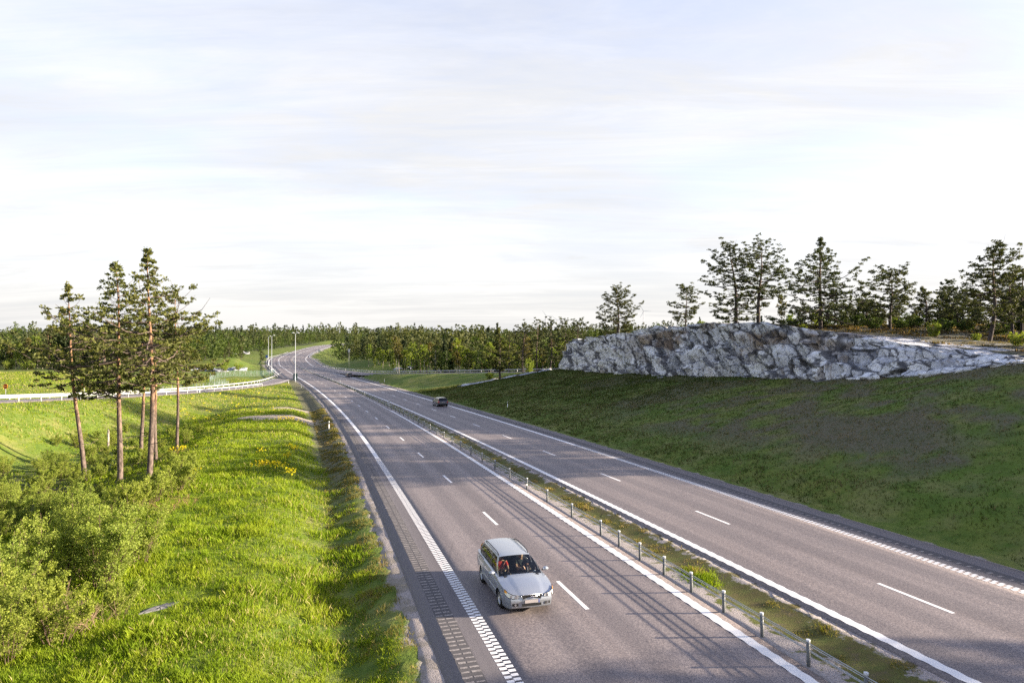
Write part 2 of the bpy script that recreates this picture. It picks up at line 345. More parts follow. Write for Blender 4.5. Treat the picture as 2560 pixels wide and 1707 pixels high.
# ================================================================ paved surfaces
def ribbon(ss,us,dz,curve=None):
    """grid of points: rows s, columns u (us may be a function of s)"""
    rows=[]
    for s in ss:
        uu=us(s) if callable(us) else us; rows.append(P(s,np.array(uu,float),dz))
    return np.array(rows)
def gridmesh(name,G,m,uv=None,smooth=True):
    r,c,_=G.shape; i=np.arange(r*c).reshape(r,c); F=np.stack([i[:-1,:-1].ravel(),i[:-1,1:].ravel(),i[1:,1:].ravel(),i[1:,:-1].ravel()],1)
    return npmesh(name,G.reshape(-1,3),F,m,smooth=smooth,uv=None if uv is None else np.asarray(uv).reshape(-1,2))
M_asph,t,b=newmat('asphalt',.62,.45)
uvn=N(t,'ShaderNodeTexCoord').outputs['UV']; obn=N(t,'ShaderNodeTexCoord').outputs['Object']
ag=noi(t,obn,34,2,.8); ag2=noi(t,obn,11,3,.7); streak=noi(t,uvn,1.0,5,.6,0,(.85,.012,1)); patch=noi(t,uvn,.5,4,.6,.3,(.5,.10,1))
band=N(t,'ShaderNodeTexWave',wave_type='BANDS',bands_direction='X',_Scale=.168,_Distortion=.9,_Detail=2.0); band.inputs['Detail Scale'].default_value=.12; band.inputs['Phase Offset'].default_value=1.2
mp=N(t,'ShaderNodeMapping'); mp.inputs['Scale'].default_value=(1,.06,1); t.links.new(uvn,mp.inputs[0]); t.links.new(mp.outputs[0],band.inputs['Vector'])
c=mixc(t,wramp(streak,[.35,.65],[0,1],t),(.160,.137,.131),(.225,.197,.189))
c=mixc(t,mth(t,'MULTIPLY',wramp(band.outputs[0],[.25,.8],[0,1],t),.55),c,(.100,.088,.090))
c=mixc(t,mth(t,'MULTIPLY',wramp(patch,[.42,.60],[0,1],t),.38),c,(.105,.094,.098))
c=mixc(t,wramp(ag,[.36,.50,.64],[.0,.5,1.0],t),mixc(t,1.0,c,(.62,.62,.66),'MULTIPLY'),mixc(t,1.0,c,(1.42,1.38,1.34),'MULTIPLY'))
ag3=noi(t,obn,15,2,.8); c=mixc(t,wramp(ag3,[.38,.50,.62],[.0,.5,1.0],t),mixc(t,1.0,c,(.70,.70,.74),'MULTIPLY'),mixc(t,1.0,c,(1.32,1.30,1.27),'MULTIPLY'))
c=mixc(t,wramp(ag2,[.62,.74],[0,.5],t),c,(.31,.27,.25))
cr=N(t,'ShaderNodeTexVoronoi',feature='DISTANCE_TO_EDGE',_Scale=.11); mpc=N(t,'ShaderNodeMapping'); mpc.inputs['Scale'].default_value=(1.0,.35,1); t.links.new(uvn,mpc.inputs[0]); t.links.new(mpc.outputs[0],cr.inputs['Vector'])
c=mixc(t,mth(t,'MULTIPLY',wramp(cr.outputs['Distance'],[.0,.004],[.55,0],t),wramp(noi(t,uvn,.12,2,.5),[.5,.6],[0,1],t)),c,(.05,.045,.045))
t.links.new(c,b.inputs['Base Color']); bump(t,ag,.25,.006,b)
M_asph2,t,b=newmat('asphalt_shoulder',.75,.35)
uvn=N(t,'ShaderNodeTexCoord').outputs['UV']; obn=N(t,'ShaderNodeTexCoord').outputs['Object']
ag=noi(t,obn,34,2,.8); streak=noi(t,uvn,1.0,5,.6,0,(1.8,.02,1))
c=mixc(t,wramp(streak,[.35,.65],[0,1],t),(.108,.098,.102),(.155,.142,.144)); c=mixc(t,wramp(ag,[.36,.50,.64],[.0,.5,1.0],t),mixc(t,1.0,c,(.7,.7,.72),'MULTIPLY'),mixc(t,1.0,c,(1.35,1.32,1.3),'MULTIPLY'))
t.links.new(c,b.inputs['Base Color']); bump(t,ag,.4,.01,b)
M_gravel,t,b=newmat('gravel',.9,.2)
obn=N(t,'ShaderNodeTexCoord').outputs['Object']; p1=noi(t,obn,22,3,.75); p2=noi(t,obn,1.1,4,.6)
c=mixc(t,wramp(p1,[.34,.66],[0,1],t),(.20,.17,.155),(.42,.375,.35)); c=mixc(t,wramp(p2,[.45,.6],[0,.6],t),c,(.16,.14,.085)); t.links.new(c,b.inputs['Base Color']); bump(t,p1,.8,.03,b)
M_paint,t,b=newmat('road_paint',.6,.3)
obn=N(t,'ShaderNodeTexCoord').outputs['Object']; p1=noi(t,obn,9,5,.7); p2=noi(t,obn,60,2,.7)
c=mixc(t,wramp(p1,[.60,.72],[0,.6],t),(.74,.73,.72),(.42,.40,.39)); c=mixc(t,wramp(p2,[.25,.75],[.18,0],t),c,(.5,.48,.46)); t.links.new(c,b.inputs['Base Color'])
s_all=np.concatenate([np.arange(-45,320,2.0),np.arange(320,1060,4.0)])
def pave(name,s0,s1,us,m,dz=0.0,skirt=(True,True)):
    ss=s_all[(s_all>=s0)&(s_all<=s1)]; G=ribbon(ss,us,dz); n=G.shape[1]
    U=np.array([(us(s) if callable(us) else us) for s in ss],float); uv=np.stack([U,np.repeat(ss[:,None],n,1)],-1)
    if skirt[0]: e=G[:,:1].copy(); e[:,:,2]-=.35; G=np.concatenate([e,G],1); uv=np.concatenate([uv[:,:1],uv],1)
    if skirt[1]: e=G[:,-1:].copy(); e[:,:,2]-=.35; G=np.concatenate([G,e],1); uv=np.concatenate([uv,uv[:,-1:]],1)
    o=link(name,gridmesh(name,G,m,uv,smooth=False)); tag(o,kind='structure'); return o
LW=.5*.30
dark_in=.32
pave('road_northbound',-45,1050,lambda s:np.linspace(LLo-.1-widL(s)*.97,LIo+.42,13),M_asph)
pave('road_southbound',-45,1050,lambda s:np.linspace(RIo-.42,ROo+.12+widR(s)*.97,13),M_asph)
pave('hard_shoulder',-45,1050,lambda s:[ALo-widL(s),-8.2-widL(s)*.98,LLo-.1-widL(s)*.97-.002],M_asph2,0,(True,False))
pave('hard_shoulder',-45,1050,lambda s:[ROo+.122+widR(s)*.97,12.6+widR(s)*.98,ARo+widR(s)],M_asph2,0,(False,True))
# gravel strips beside the paving, and the median
def strip(name,s0,s1,f,m,amp,seed,step=.5,dzf=None,kind='structure'):
    ss=np.arange(s0,s1,step); rows=[];uvs=[]
    for s in ss:
        uu,dz=f(s); p=P(s,uu,0); p[:,2]+=dz; rows.append(p)
    G=np.array(rows); G[:,1:-1,2]+=amp*fbm(G[:,1:-1,0]/.7,G[:,1:-1,1]/.7,seed=seed,o=3)
    o=link(name,gridmesh(name,G,m)); tag(o,kind=kind); return o
strip('gravel_verge',-40,236,lambda s:(np.array([ALo+.01,ALo-.12-.05*math.sin(s*1.3),ALo-.30-.06*math.sin(s*.7),ALo-.48-.09*math.sin(s*.43)-.05*math.sin(s*2.1),ALo-.85]),np.array([-.012,-.02,-.03,-.06,-.30])),M_gravel,.03,4)
strip('gravel_verge',-40,300,lambda s:(np.array([ARo-.01,ARo+.05,ARo+.13+.03*math.sin(s*.9),ARo+.20+.04*math.sin(s*.5),ARo+.5]),np.array([-.012,-.015,-.03,-.06,-.25])),M_gravel,.02,5)
# median: gravel strip by the barrier, dry grass strip, gravel
M_med,t,b=newmat('median_soil',.9,.15)
obn=N(t,'ShaderNodeTexCoord').outputs['Object']; uvn=N(t,'ShaderNodeTexCoord').outputs['UV']
sx=N(t,'ShaderNodeSeparateXYZ'); t.links.new(uvn,sx.inputs[0]); p1=noi(t,obn,22,3,.75); p2=noi(t,obn,1.6,5,.65); p3=noi(t,obn,.45,3,.6)
gr=mixc(t,wramp(p1,[.34,.66],[0,1],t),(.20,.175,.165),(.43,.39,.37)); ga=mixc(t,wramp(p2,[.35,.65],[0,1],t),(.11,.085,.035),(.115,.135,.032)); ga=mixc(t,wramp(p1,[.35,.7],[0,.6],t),ga,(.055,.055,.018))
edge=mth(t,'ADD',sx.outputs[0],mth(t,'MULTIPLY',mth(t,'SUBTRACT',p2,.5),1.1))
mk=wramp(edge,[.24,.33,.86,.95],[0,1,1,0],t); mk2=mth(t,'MULTIPLY',mk,wramp(mth(t,'ADD',p2,mth(t,'MULTIPLY',p3,.6)),[.62,.74],[.92,1.0],t))
t.links.new(mixc(t,mk2,gr,ga),b.inputs['Base Color']); bump(t,p1,.8,.03,b)
ss=np.arange(-40,1040,.6); ss=np.concatenate([ss[ss<250],np.arange(250,1040,3.)]); us=np.array([.40,.46,.75,1.1,1.5,1.9,2.3,2.7,3.0,3.28,3.35]); dz=np.array([-.2,-.02,-.03,-.05,-.08,-.12,-.12,-.07,-.04,-.02,-.2])
G=np.array([P(s,us)+np.stack([0*dz,0*dz,dz],1) for s in ss]); G[:,2:-2,2]+=.04*fbm(G[:,2:-2,0]/.6,G[:,2:-2,1]/.6,seed=8,o=3)
uv=np.stack(np.broadcast_arrays(((us-.40)/2.95)[None,:],ss[:,None]),-1)
tag(link('median_strip',gridmesh('median_strip',G,M_med,uv)),kind='structure')
# slip roads
def slip(name,pl,hw,z=0.0,m=M_asph):
    d=np.gradient(pl[:,:2],axis=0); d/=np.linalg.norm(d,axis=1)[:,None]; nrm=np.stack([d[:,1],-d[:,0]],1)
    us=np.array([-hw-.5,-hw,-hw/2,0,hw/2,hw,hw+.5]); dz=np.array([-.6,0,0,0,0,0,-.6])
    G=np.stack([np.concatenate([pl[i,:2]+nrm[i]*u,[pl[i,2]+z+q]]) for i in range(len(pl)) for u,q in zip(us,dz)]).reshape(len(pl),7,3)
    cum=np.concatenate([[0],np.cumsum(np.linalg.norm(np.diff(pl[:,:2],axis=0),axis=1))]); uv=np.stack(np.broadcast_arrays(us[None,:],cum[:,None]),-1)
    tag(link(name,gridmesh(name,G,m,uv,smooth=False)),kind='structure'); return nrm
nL=slip('slip_road',RL,3.1,.03); nR=slip('slip_road',RR,3.2,.03)
# ---- painted markings: thin sheets over the asphalt
mk=MB()
def quad(s0,s1,u0,u1,dz=.005,mb=None,skew=0.0):
    a,b_,c_,d_=P(s0,u0,dz),P(s0,u1,dz),P(s1,u1+skew,dz),P(s1,u0+skew,dz); (mb or mk).add([a,b_,c_,d_],[(0,1,2,3)])
def sline(u,wd,s0,s1,step=3.0,mb=None,dz=.005,uf=None):
    ss=np.arange(s0,s1+.01,step); V=[];F=[]
    for i,s in enumerate(ss):
        uu=uf(s) if uf else u; V+=[P(s,uu-wd/2,dz),P(s,uu+wd/2,dz)]
        if i: F.append((2*i-2,2*i-1,2*i+1,2*i))
    (mb or mk).add(V,F)
# profiled edge lines: two staggered rows of blocks close by, solid far off
for k,s in enumerate(np.arange(-20,62,.26)):
    for q,du in ((0,-.105),(1,.105)): quad(s+q*.09,s+q*.09+.155,LLo+du-.10,LLo+du+.10)
    for q,du in ((0,-.105),(1,.105)): quad(s+q*.09,s+q*.09+.165,ROo+du-.10,ROo+du+.10,.006)
sline(LLo,.36,62,258); sline(ROo,.36,62,1040)
# inner lines: ribbed, one continuous strip with wavy borders
for u0 in (LIo,RIo):
    ss=np.arange(-30,110,.13); V=[];F=[]
    for i,s in enumerate(ss):
        wv=.009*math.sin(s*2*math.pi/.62); p=P(s,u0-.17+wv,.005+.006*(1+math.sin(s*2*math.pi/.62)));q=P(s,u0+.17+wv,.005+.006*(1+math.sin(s*2*math.pi/.62))); V+=[p,q]
        if i: F.append((2*i-2,2*i-1,2*i+1,2*i))
    mk.add(V,F); sline(u0,.34,110,1040)
for k in range(-3,75):
    s=24.993+12*k; sr=20.63+12*k
    if s<1030: quad(s,s+3,LDo-.075,LDo+.075)
    if sr<1030: quad(sr,sr+3,RDo-.075,RDo+.075)
# lines of the diverging and joining lanes
sline(0,.26,258,1040,3,None,.005,lambda s:LLo-.0)
sline(0,.30,262,1040,3,None,.006,lambda s:ALo-widL(s)+.95)
sline(0,.30,312,1040,3,None,.006,lambda s:ARo+widR(s)-.95)
for s in (318,330,342,354): quad(s,s+1.6,LLo-2.6,LLo-1.9,.007)
M_rail_sh=M_paint
mo=mk.build('road_marking',M_paint); tag(mo,kind='structure')
ml=MB()
def plline(pl,nrm,u,wd,i0,i1,dz=.04):
    V=[];F=[]
    for k,i in enumerate(range(i0,i1)):
        for q in (-wd/2,wd/2): V.append((*(pl[i,:2]+nrm[i]*(u+q)),pl[i,2]+dz))
        if k: F.append((2*k-2,2*k-1,2*k+1,2*k))
    ml.add(V,F)
plline(RL,nL,-2.55,.22,0,len(RL)); plline(RL,nL,2.55,.22,0,len(RL)); plline(RR,nR,-2.7,.22,8,len(RR)); plline(RR,nR,2.7,.22,0,len(RR))
tag(ml.build('road_marking',M_paint),kind='structure')
# milled rumble strips in both shoulders
M_mill,t,b=newmat('milled_asphalt',.85,.2)
obn=N(t,'ShaderNodeTexCoord').outputs['Object']; p1=noi(t,obn,40,2,.7); t.links.new(mixc(t,wramp(p1,[.35,.65],[0,1],t),(.070,.066,.068),(.115,.108,.108)),b.inputs['Base Color'])
M_millb,t,b=newmat('milled_ridge',.8,.2)
obn=N(t,'ShaderNodeTexCoord').outputs['Object']; p1=noi(t,obn,14,3,.7); t.links.new(mixc(t,wramp(p1,[.38,.62],[0,1],t),(.16,.145,.14),(.34,.31,.29)),b.inputs['Base Color'])
mi=MB()
for u0,w0,pitch in ((-8.30,.58,.30),(12.35,.50,.42)):
    V=[];F=[];ss=np.arange(-20,230,2.0)
    for i,s in enumerate(ss):
        for q in (-w0/2,w0/2): V.append(P(s,u0+q,.005))
        if i: F.append((2*i-2,2*i-1,2*i+1,2*i))
    mi.add(V,F,0)
    for s in np.arange(-20,110,pitch):
        j=.02*rng.standard_normal(4); g=.03*(rng.random()) 
        if u0<0:
            quad(s+j[0]*.5,s+.10+j[1]*.5,u0-.27+j[2],u0-.02-g,.009,mi); mi.m[-1]=1; quad(s+j[1]*.5,s+.10+j[0]*.5,u0+.02,u0+.27+j[3],.009,mi); mi.m[-1]=1
        else: quad(s+j[0]*.5,s+.12,u0-.27,u0-.05+j[2],.009,mi); mi.m[-1]=1
tag(mi.build('rumble_strip',[M_mill,M_millb]),kind='structure')
# ================================================================ the cut rock face and other outcrops
M_rock,t,b=newmat('gneiss_rock',.85,.25)
ob=N(t,'ShaderNodeTexCoord').outputs['Object']; ED=attr(t,'crack').outputs['Fac']; TN=attr(t,'tone').outputs['Fac']; WH=attr(t,'pale').outputs['Fac']; TP=attr(t,'moss').outputs['Fac']; RU=attr(t,'rust').outputs['Fac']
p1=noi(t,ob,.35,5,.65,.4); p2=noi(t,ob,1.1,5,.6,.3,(1,1,.55)); p3=noi(t,ob,.45,4,.6,.8,(1,1,.45)); p4=noi(t,ob,11,4,.75)
c=mixc(t,TN,(.25,.27,.32),(.84,.86,.90)); c=mixc(t,mth(t,'MULTIPLY',wramp(p2,[.49,.53],[0,1],t),.32),c,(.86,.88,.92))
c=mixc(t,mth(t,'MULTIPLY',WH,wramp(p2,[.30,.55],[.55,1],t)),c,(.80,.80,.80))
c=mixc(t,wramp(p3,[.60,.66],[0,.6],t),c,(.22,.165,.115)); c=mixc(t,mth(t,'MULTIPLY',RU,wramp(p3,[.40,.52],[.35,.95],t)),c,mixc(t,TN,(.15,.11,.08),(.36,.28,.20))); c=mixc(t,wramp(p1,[.60,.72],[0,.55],t),c,(.30,.22,.15))
c=mixc(t,wramp(p4,[.32,.52],[.45,0],t),c,(.09,.092,.10))
c=mixc(t,wramp(noi(t,ob,1.8,5,.7,.5,(1,1,.22)),[.60,.66],[0,.5],t),c,(.06,.06,.07))
c=mixc(t,wramp(ED,[.0,.06,.12],[.95,.75,0],t),c,(.028,.028,.034))
c=mixc(t,wramp(mth(t,'ADD',TP,mth(t,'MULTIPLY',mth(t,'SUBTRACT',p2,.5),1.6)),[.62,.85],[0,.9],t),c,(.10,.085,.035))
t.links.new(c,b.inputs['Base Color']); bump(t,p4,.8,.12,b)
def vor3(x,y,z,seed):
    i,j,k=np.floor(x),np.floor(y),np.floor(z); best=np.full(x.shape,9.);sec=np.full(x.shape,9.); idv=np.zeros(x.shape);dv=np.zeros(x.shape+(3,))
    for a in(-1,0,1):
        for b_ in(-1,0,1):
            for c_ in(-1,0,1):
                I,J,K=i+a,j+b_,k+c_; fx=I+.15+.7*_h(I,J,K,seed);fy=J+.15+.7*_h(I,J,K,seed+1);fz=K+.15+.7*_h(I,J,K,seed+2)
                d=np.sqrt((x-fx)**2+(y-fy)**2+(z-fz)**2); m=d<best
                sec=np.where(m,best,np.minimum(sec,d)); idv=np.where(m,_h(I,J,K,seed+5),idv); dv[m]=np.stack([x-fx,y-fy,z-fz],-1)[m]; best=np.where(m,d,best)
    return idv,sec-best,dv
def cliff(name,s0,s1,ds,top_w,label,cat='rock'):
    ss=np.arange(s0,s1,ds); nf,nt_=58,34
    W=np.concatenate([np.linspace(-.22,1,nf),1+np.linspace(0,1,nt_)[1:]]); S_,W_=np.meshgrid(ss,W,indexing='ij')
    X=np.interp(S_,SS,PX);Y=np.interp(S_,SS,PY);T=np.interp(S_,SS,TH)
    zb=hb(S_);zt=hp(S_)+.35*sstep(50,70,S_)-.15+.35*fbm(S_/5,0*S_,seed=51)+.22*np.round(1.5*fbm(S_/11,0*S_,seed=57)); soft=1-sstep(58,78,S_)      # nearer part is a low leaning slab
    endt=np.maximum(1-sstep(s0,s0+8,S_),sstep(s1-.7,s1,S_))
    zt=zt-(zt-zb)*endt*.75
    bat=(1.0+.12*(zt-zb))+soft*3.2; w1=np.clip(W_,None,1); ww=np.clip(W_-1,0,1)
    u=ROCK_U+1.0*fbm(S_/9,0*S_,seed=52)-.9*soft+bat*np.where(w1>0,w1**(1.0-.25*soft),w1*.2)+ww*top_w(S_)
    # ledges: the face steps back in irregular benches
    kk=3.2+1.2*fbm(S_/7,0*S_,seed=58); q_=w1*kk+.9*fbm(S_/5,0*S_,seed=59)+.10*S_/3; fr=q_-np.floor(q_); stp=(np.floor(q_)+sstep(.72,1.0,fr))-(.9*fbm(S_/5,0*S_,seed=59)+.10*S_/3)
    u=u+np.where((w1>0)&(W_<=1),(stp/kk-w1)*(1.6+.8*soft),0)
    fz=np.where(w1<0,w1*4,1-(1-np.clip(w1,0,1))**(1.15+.55*soft))
    z=zb+(zt-zb)*fz+ww*(1-ww)*.5*(1-soft)
    x=X+u*np.cos(T);y=Y-u*np.sin(T)
    gzv=ground(x,y); te=sstep(.55,1.0,ww+.25*fbm(x/3,y/3,seed=55)); z=np.where(W_>1,z*(1-sstep(.0,.7,ww))+(gzv+.30)*sstep(.0,.7,ww)-te*.75,z)
    # fractured blocks: warped cells at three sizes push facets in and out
    wx=x+.5*fbm(x/2,y/2,z/2,61);wy=y+.5*fbm(x/2,y/2,z/2,62);wz=z+.35*fbm(x/2,y/2,z/2,63)
    a1,e1,d1=vor3(S_/2.5+.3*fbm(x/4,y/4,z/4,64)-.12*z,wz/2.7+.18*S_/2.9,u/2.6,71); a2,e2,d2=vor3(S_/.95+.15*fbm(x,y,z,66)-.2*z,u/1.0,wz/1.15,81); a3,e3,d3=vor3(wx/.36,wy/.36,wz/.26,91)
    face=1-sstep(.95,1.25,W_)*.72; face=face*(1-.30*soft)
    D=((a1-.5)*2.0+(d1@np.array([.6,1.0,.2]))*1.1+(a2-.5)*.75+(d2@np.array([.7,.6,.4]))*.6+(a3-.5)*.10)*face+.3*fbm(x/5,y/5,z/5,95)
    nx_=-np.cos(T)*.86;ny_=np.sin(T)*.86; V=np.stack([x+nx_*D,y+ny_*D,z+np.clip(D,-1,.6)*.38*sstep(-.1,.4,W_)*(1-.6*sstep(.8,1.05,W_))],-1)
    topdark=1-.68*sstep(.96,1.08,W_)
    crack=np.minimum(np.minimum(e1*1.1,e2+.02),e3*1.0+.05); tone=np.clip(.56+(a1-.5)*1.1+(a2-.5)*.8+(a3-.5)*.15,0,1)
    pale=1.2*sstep(104,124,S_)*(1-sstep(.95,1.05,W_)*.6)+.9*sstep(.05,.3,fbm(x/4,y/4,z/3,97))*.55
    tone=tone*topdark; pale=pale*topdark
    rust=sstep(-.02,.22,fbm(S_/9,z/2.6,seed=98))*sstep(58,70,S_)*(1-sstep(104,118,S_))*sstep(.15,.5,w1)
    moss=sstep(1.02,1.4,W_)*.95
    r,c_=S_.shape;i=np.arange(r*c_).reshape(r,c_);F=np.stack([i[:-1,:-1].ravel(),i[:-1,1:].ravel(),i[1:,1:].ravel(),i[1:,:-1].ravel()],1)[:,::-1]
    me=npmesh(name,V.reshape(-1,3),F,M_rock,smooth=False,attrs={'crack':('FLOAT','POINT',crack),'tone':('FLOAT','POINT',tone),'pale':('FLOAT','POINT',pale),'moss':('FLOAT','POINT',moss),'rust':('FLOAT','POINT',rust)})
    o=link(name,me); tag(o,label,cat); return o
cliff('cliff',34,143,.15,lambda s:8.5+3.5*np.sin(s/7.)+5*(1-sstep(58,66,s)),'long blasted grey and white gneiss cliff along the top of the grassy cutting','cliff')
M_dull=mat('dull_grey_rock',(.10,.10,.105),.8)  # one even dull grey, darker than the cliff's gneiss
def outcrop(name,x,y,rx,ry,rz,rot,seed,label,group=None,sink=.35,n=36,flat=.55,pale_=0.0,tn_=.12):
    """a low rounded, fractured rock lying in the ground"""
    th=np.linspace(0,2*math.pi,n*2,endpoint=False); ph=np.linspace(-.75,math.pi/2,n//2); TT,PH=np.meshgrid(th,ph)
    rr=1+.25*vnoise(np.cos(TT)*1.4,np.sin(TT)*1.4,seed*1.3,seed); px_=np.cos(PH)*np.cos(TT)*rx*rr;py_=np.cos(PH)*np.sin(TT)*ry*rr;pz_=np.sign(np.sin(PH))*np.abs(np.sin(PH))**flat*rz
    a1,e1,d1=vor3(px_/(rx*.55)+seed,py_/(ry*.55),pz_/(rz*.6),seed+3);a2,e2,d2=vor3(px_/(rx*.2)+seed,py_/(ry*.22),pz_/(rz*.3),seed+9)
    k=1+.30*(a1-.5)+.14*(a2-.5); V=np.stack([px_*k,py_*k,pz_*(k+.25*(a1-.5))],-1)
    r,c_=TT.shape;i=np.arange(r*c_).reshape(r,c_);j=np.roll(i,-1,1);F=np.stack([i[:-1].ravel(),j[:-1].ravel(),j[1:].ravel(),i[1:].ravel()],1)
    me=npmesh(name,V.reshape(-1,3),F,M_rock,smooth=False,attrs={'crack':('FLOAT','POINT',np.minimum(e1*1.2,e2+.04)),'tone':('FLOAT','POINT',np.clip(tn_+(a1-.5)*.4+(a2-.5)*.3,0,1)),'pale':('FLOAT','POINT',np.full(a1.shape,pale_)),'moss':('FLOAT','POINT',np.clip(pz_/rz*.35,0,1))})
    z=gz(x,y); c0,s0_=math.cos(rot),math.sin(rot); me_v=np.empty(len(me.vertices)*3,np.float32); me.vertices.foreach_get('co',me_v); v=me_v.reshape(-1,3)
    wxx=x+v[:,0]*c0-v[:,1]*s0_; wyy=y+v[:,0]*s0_+v[:,1]*c0; v[:,2]+=ground(wxx,wyy)-z; me.vertices.foreach_set('co',v.ravel()); me.update()
    o=link(name,me,None,(x,y,z-rz*sink)); o.rotation_euler=(0,0,rot); tag(o,label,'rock',group); return o
outcrop('rock_slab',-11.5,22.4,.8,.20,.13,1.15,3,'narrow grey rock slab showing through the grass beside the near bushes',None,.62,30,.55,-1,-.6).data.materials[0]=M_dull
outcrop('rock_slab',3.5,151,6.0,2.0,.8,.25,5,'flat brown and grey rock slab right of the lone pine below the cliff',None,.62,40)
outcrop('rock_slab',-7.0,152,4.2,2.2,.6,.1,6,'pale sandy rock slab beside the lone pine right of the road',None,.5,34,.5,.3)
for k,(x_,y_,a,b_,h_,lb) in enumerate(((-114.5,262,6,3.5,1.6,'tilted pale grey rock at the foot of the knoll beyond the meadow'),(-123,266,5,3,1.1,'left low slanting grey rock slab below the knoll beyond the meadow'),(-109.5,272,4,3,1.5,'rough rough grey outcrop on the knoll left of the two far lamp posts'))):
    outcrop('rock_outcrop',x_,y_,a,b_,h_,.3*k-.4,11+k,lb,None,.35,30)
for k,(x_,y_,a,lb) in enumerate(((-208,520,9,'dark outcrop beside the far bend left of the highway'),(-42,268,4,'grey boulder at the foot of the dark woods behind the right slip road'),(-26,262,5,'brown boulder in the shade of the woods behind the right slip road'))):
    outcrop('rock_outcrop',x_,y_,a,a*.6,a*.35,.5*k,21+k,lb,None,.3,22)
for k,(s_,u_,a,lb) in enumerate(((146.5,40.5,1.5,'white boulder fallen off the far end of the cliff onto the grass'),(149.5,38.8,.8,'small white stone lowest below the far end of the cliff'))):
    p=P(s_,u_-float(shift(s_)),0); outcrop('boulder',p[0],p[1],a,a*.7,a*.6,.4,31+k,lb,None,.25,20,.7,.9)
outcrop('rock_slab',-122,147,9,3.5,.8,.2,41,'pale bare rock patch in the meadow at the left edge',None,.4,26,.5,.7)
# ================================================================ trees
def leafmat(name,dark,light,trans=.35,scale=1.0):
    m,t,b=newmat(name,.7,.25); TN=attr(t,'tone').outputs['Fac']; oi=N(t,'ShaderNodeObjectInfo').outputs['Random']
    c=mixc(t,TN,dark,light); c=mixc(t,mth(t,'MULTIPLY',oi,.35),c,mixc(t,1.0,c,(1.35,1.05,.75),'MULTIPLY'))
    t.links.new(c,b.inputs['Base Color']); tr=N(t,'ShaderNodeBsdfTranslucent'); t.links.new(mixc(t,1.0,c,(1.25,1.35,.6),'MULTIPLY'),tr.inputs[0])
    mx=N(t,'ShaderNodeMixShader'); mx.inputs[0].default_value=trans; t.links.new(b.outputs[0],mx.inputs[1]); t.links.new(tr.outputs[0],mx.inputs[2])
    o=[n for n in t.nodes if n.type=='OUTPUT_MATERIAL'][0]; t.links.new(mx.outputs[0],o.inputs[0]); return m
M_pine=leafmat('pine_needles',(.036,.052,.014),(.150,.160,.040),.28)
M_pined=leafmat('dark_pine_needles',(.022,.034,.012),(.085,.098,.028),.2)
M_pine2=leafmat('pine_needles_far',(.024,.036,.014),(.095,.112,.034),.25)
M_spruce=leafmat('spruce_needles',(.013,.024,.010),(.042,.062,.018),.15)
M_birch=leafmat('birch_leaves',(.09,.135,.020),(.26,.32,.055),.42)
M_alder=leafmat('dark_leaves',(.030,.055,.014),(.085,.125,.026),.35)
M_bush=leafmat('bush_leaves',(.10,.15,.022),(.31,.37,.070),.45)
M_bronze=leafmat('young_bronze_leaves',(.085,.078,.024),(.17,.155,.045),.35)
M_broom=leafmat('broom_flowers',(.30,.30,.02),(.85,.72,.02),.25)
def barkmat(name,low,high,split,white=False):
    m,t,b=newmat(name,.9,.15); H=attr(t,'h').outputs['Fac']; ob=N(t,'ShaderNodeTexCoord').outputs['Object']
    n=noi(t,ob,6,4,.7,0,(1,1,.35)); c=mixc(t,wramp(mth(t,'ADD',H,mth(t,'MULTIPLY',mth(t,'SUBTRACT',n,.5),.35)),[split-.12,split+.12],[0,1],t),low,high)
    c=mixc(t,wramp(n,[.42,.60],[.75,0],t),c,(.03,.024,.02)); t.links.new(c,b.inputs['Base Color']); bump(t,n,.7,.03,b); return m
M_pbark=barkmat('pine_bark',(.17,.13,.11),(.34,.19,.105),.38)
M_pbark2=barkmat('old_pine_bark',(.10,.085,.08),(.20,.14,.10),.55)
M_bbark=barkmat('birch_bark',(.42,.38,.34),(.50,.46,.42),.5)
M_dbark=barkmat('dark_bark',(.07,.055,.045),(.10,.075,.06),.5)
def tubes(list_,n=5):
    """list of (pts(k,3), radii(k)) -> V,F,h"""
    Vs=[];Fs=[];b=0
    for pts,rad in list_:
        pts=np.asarray(pts,float);rad=np.asarray(rad,float);k=len(pts); d=np.gradient(pts,axis=0); d/=np.linalg.norm(d,axis=1)[:,None]+1e-9
        ref=np.array([1.,0,0]) if abs(d[0,2])>.7 else np.array([0,0,1.]); a=np.cross(d,ref); a/=np.linalg.norm(a,axis=1)[:,None]+1e-9; c=np.cross(d,a)
        th=np.linspace(0,2*math.pi,n,endpoint=False); V=pts[:,None,:]+(a[:,None,:]*np.cos(th)[None,:,None]+c[:,None,:]*np.sin(th)[None,:,None])*rad[:,None,None]
        i=np.arange(k*n).reshape(k,n)+b; j=np.roll(i,-1,1); Fs.append(np.stack([i[:-1].ravel(),j[:-1].ravel(),j[1:].ravel(),i[1:].ravel()],1)); Vs.append(V.reshape(-1,3)); b+=k*n
    return np.concatenate(Vs),np.concatenate(Fs)
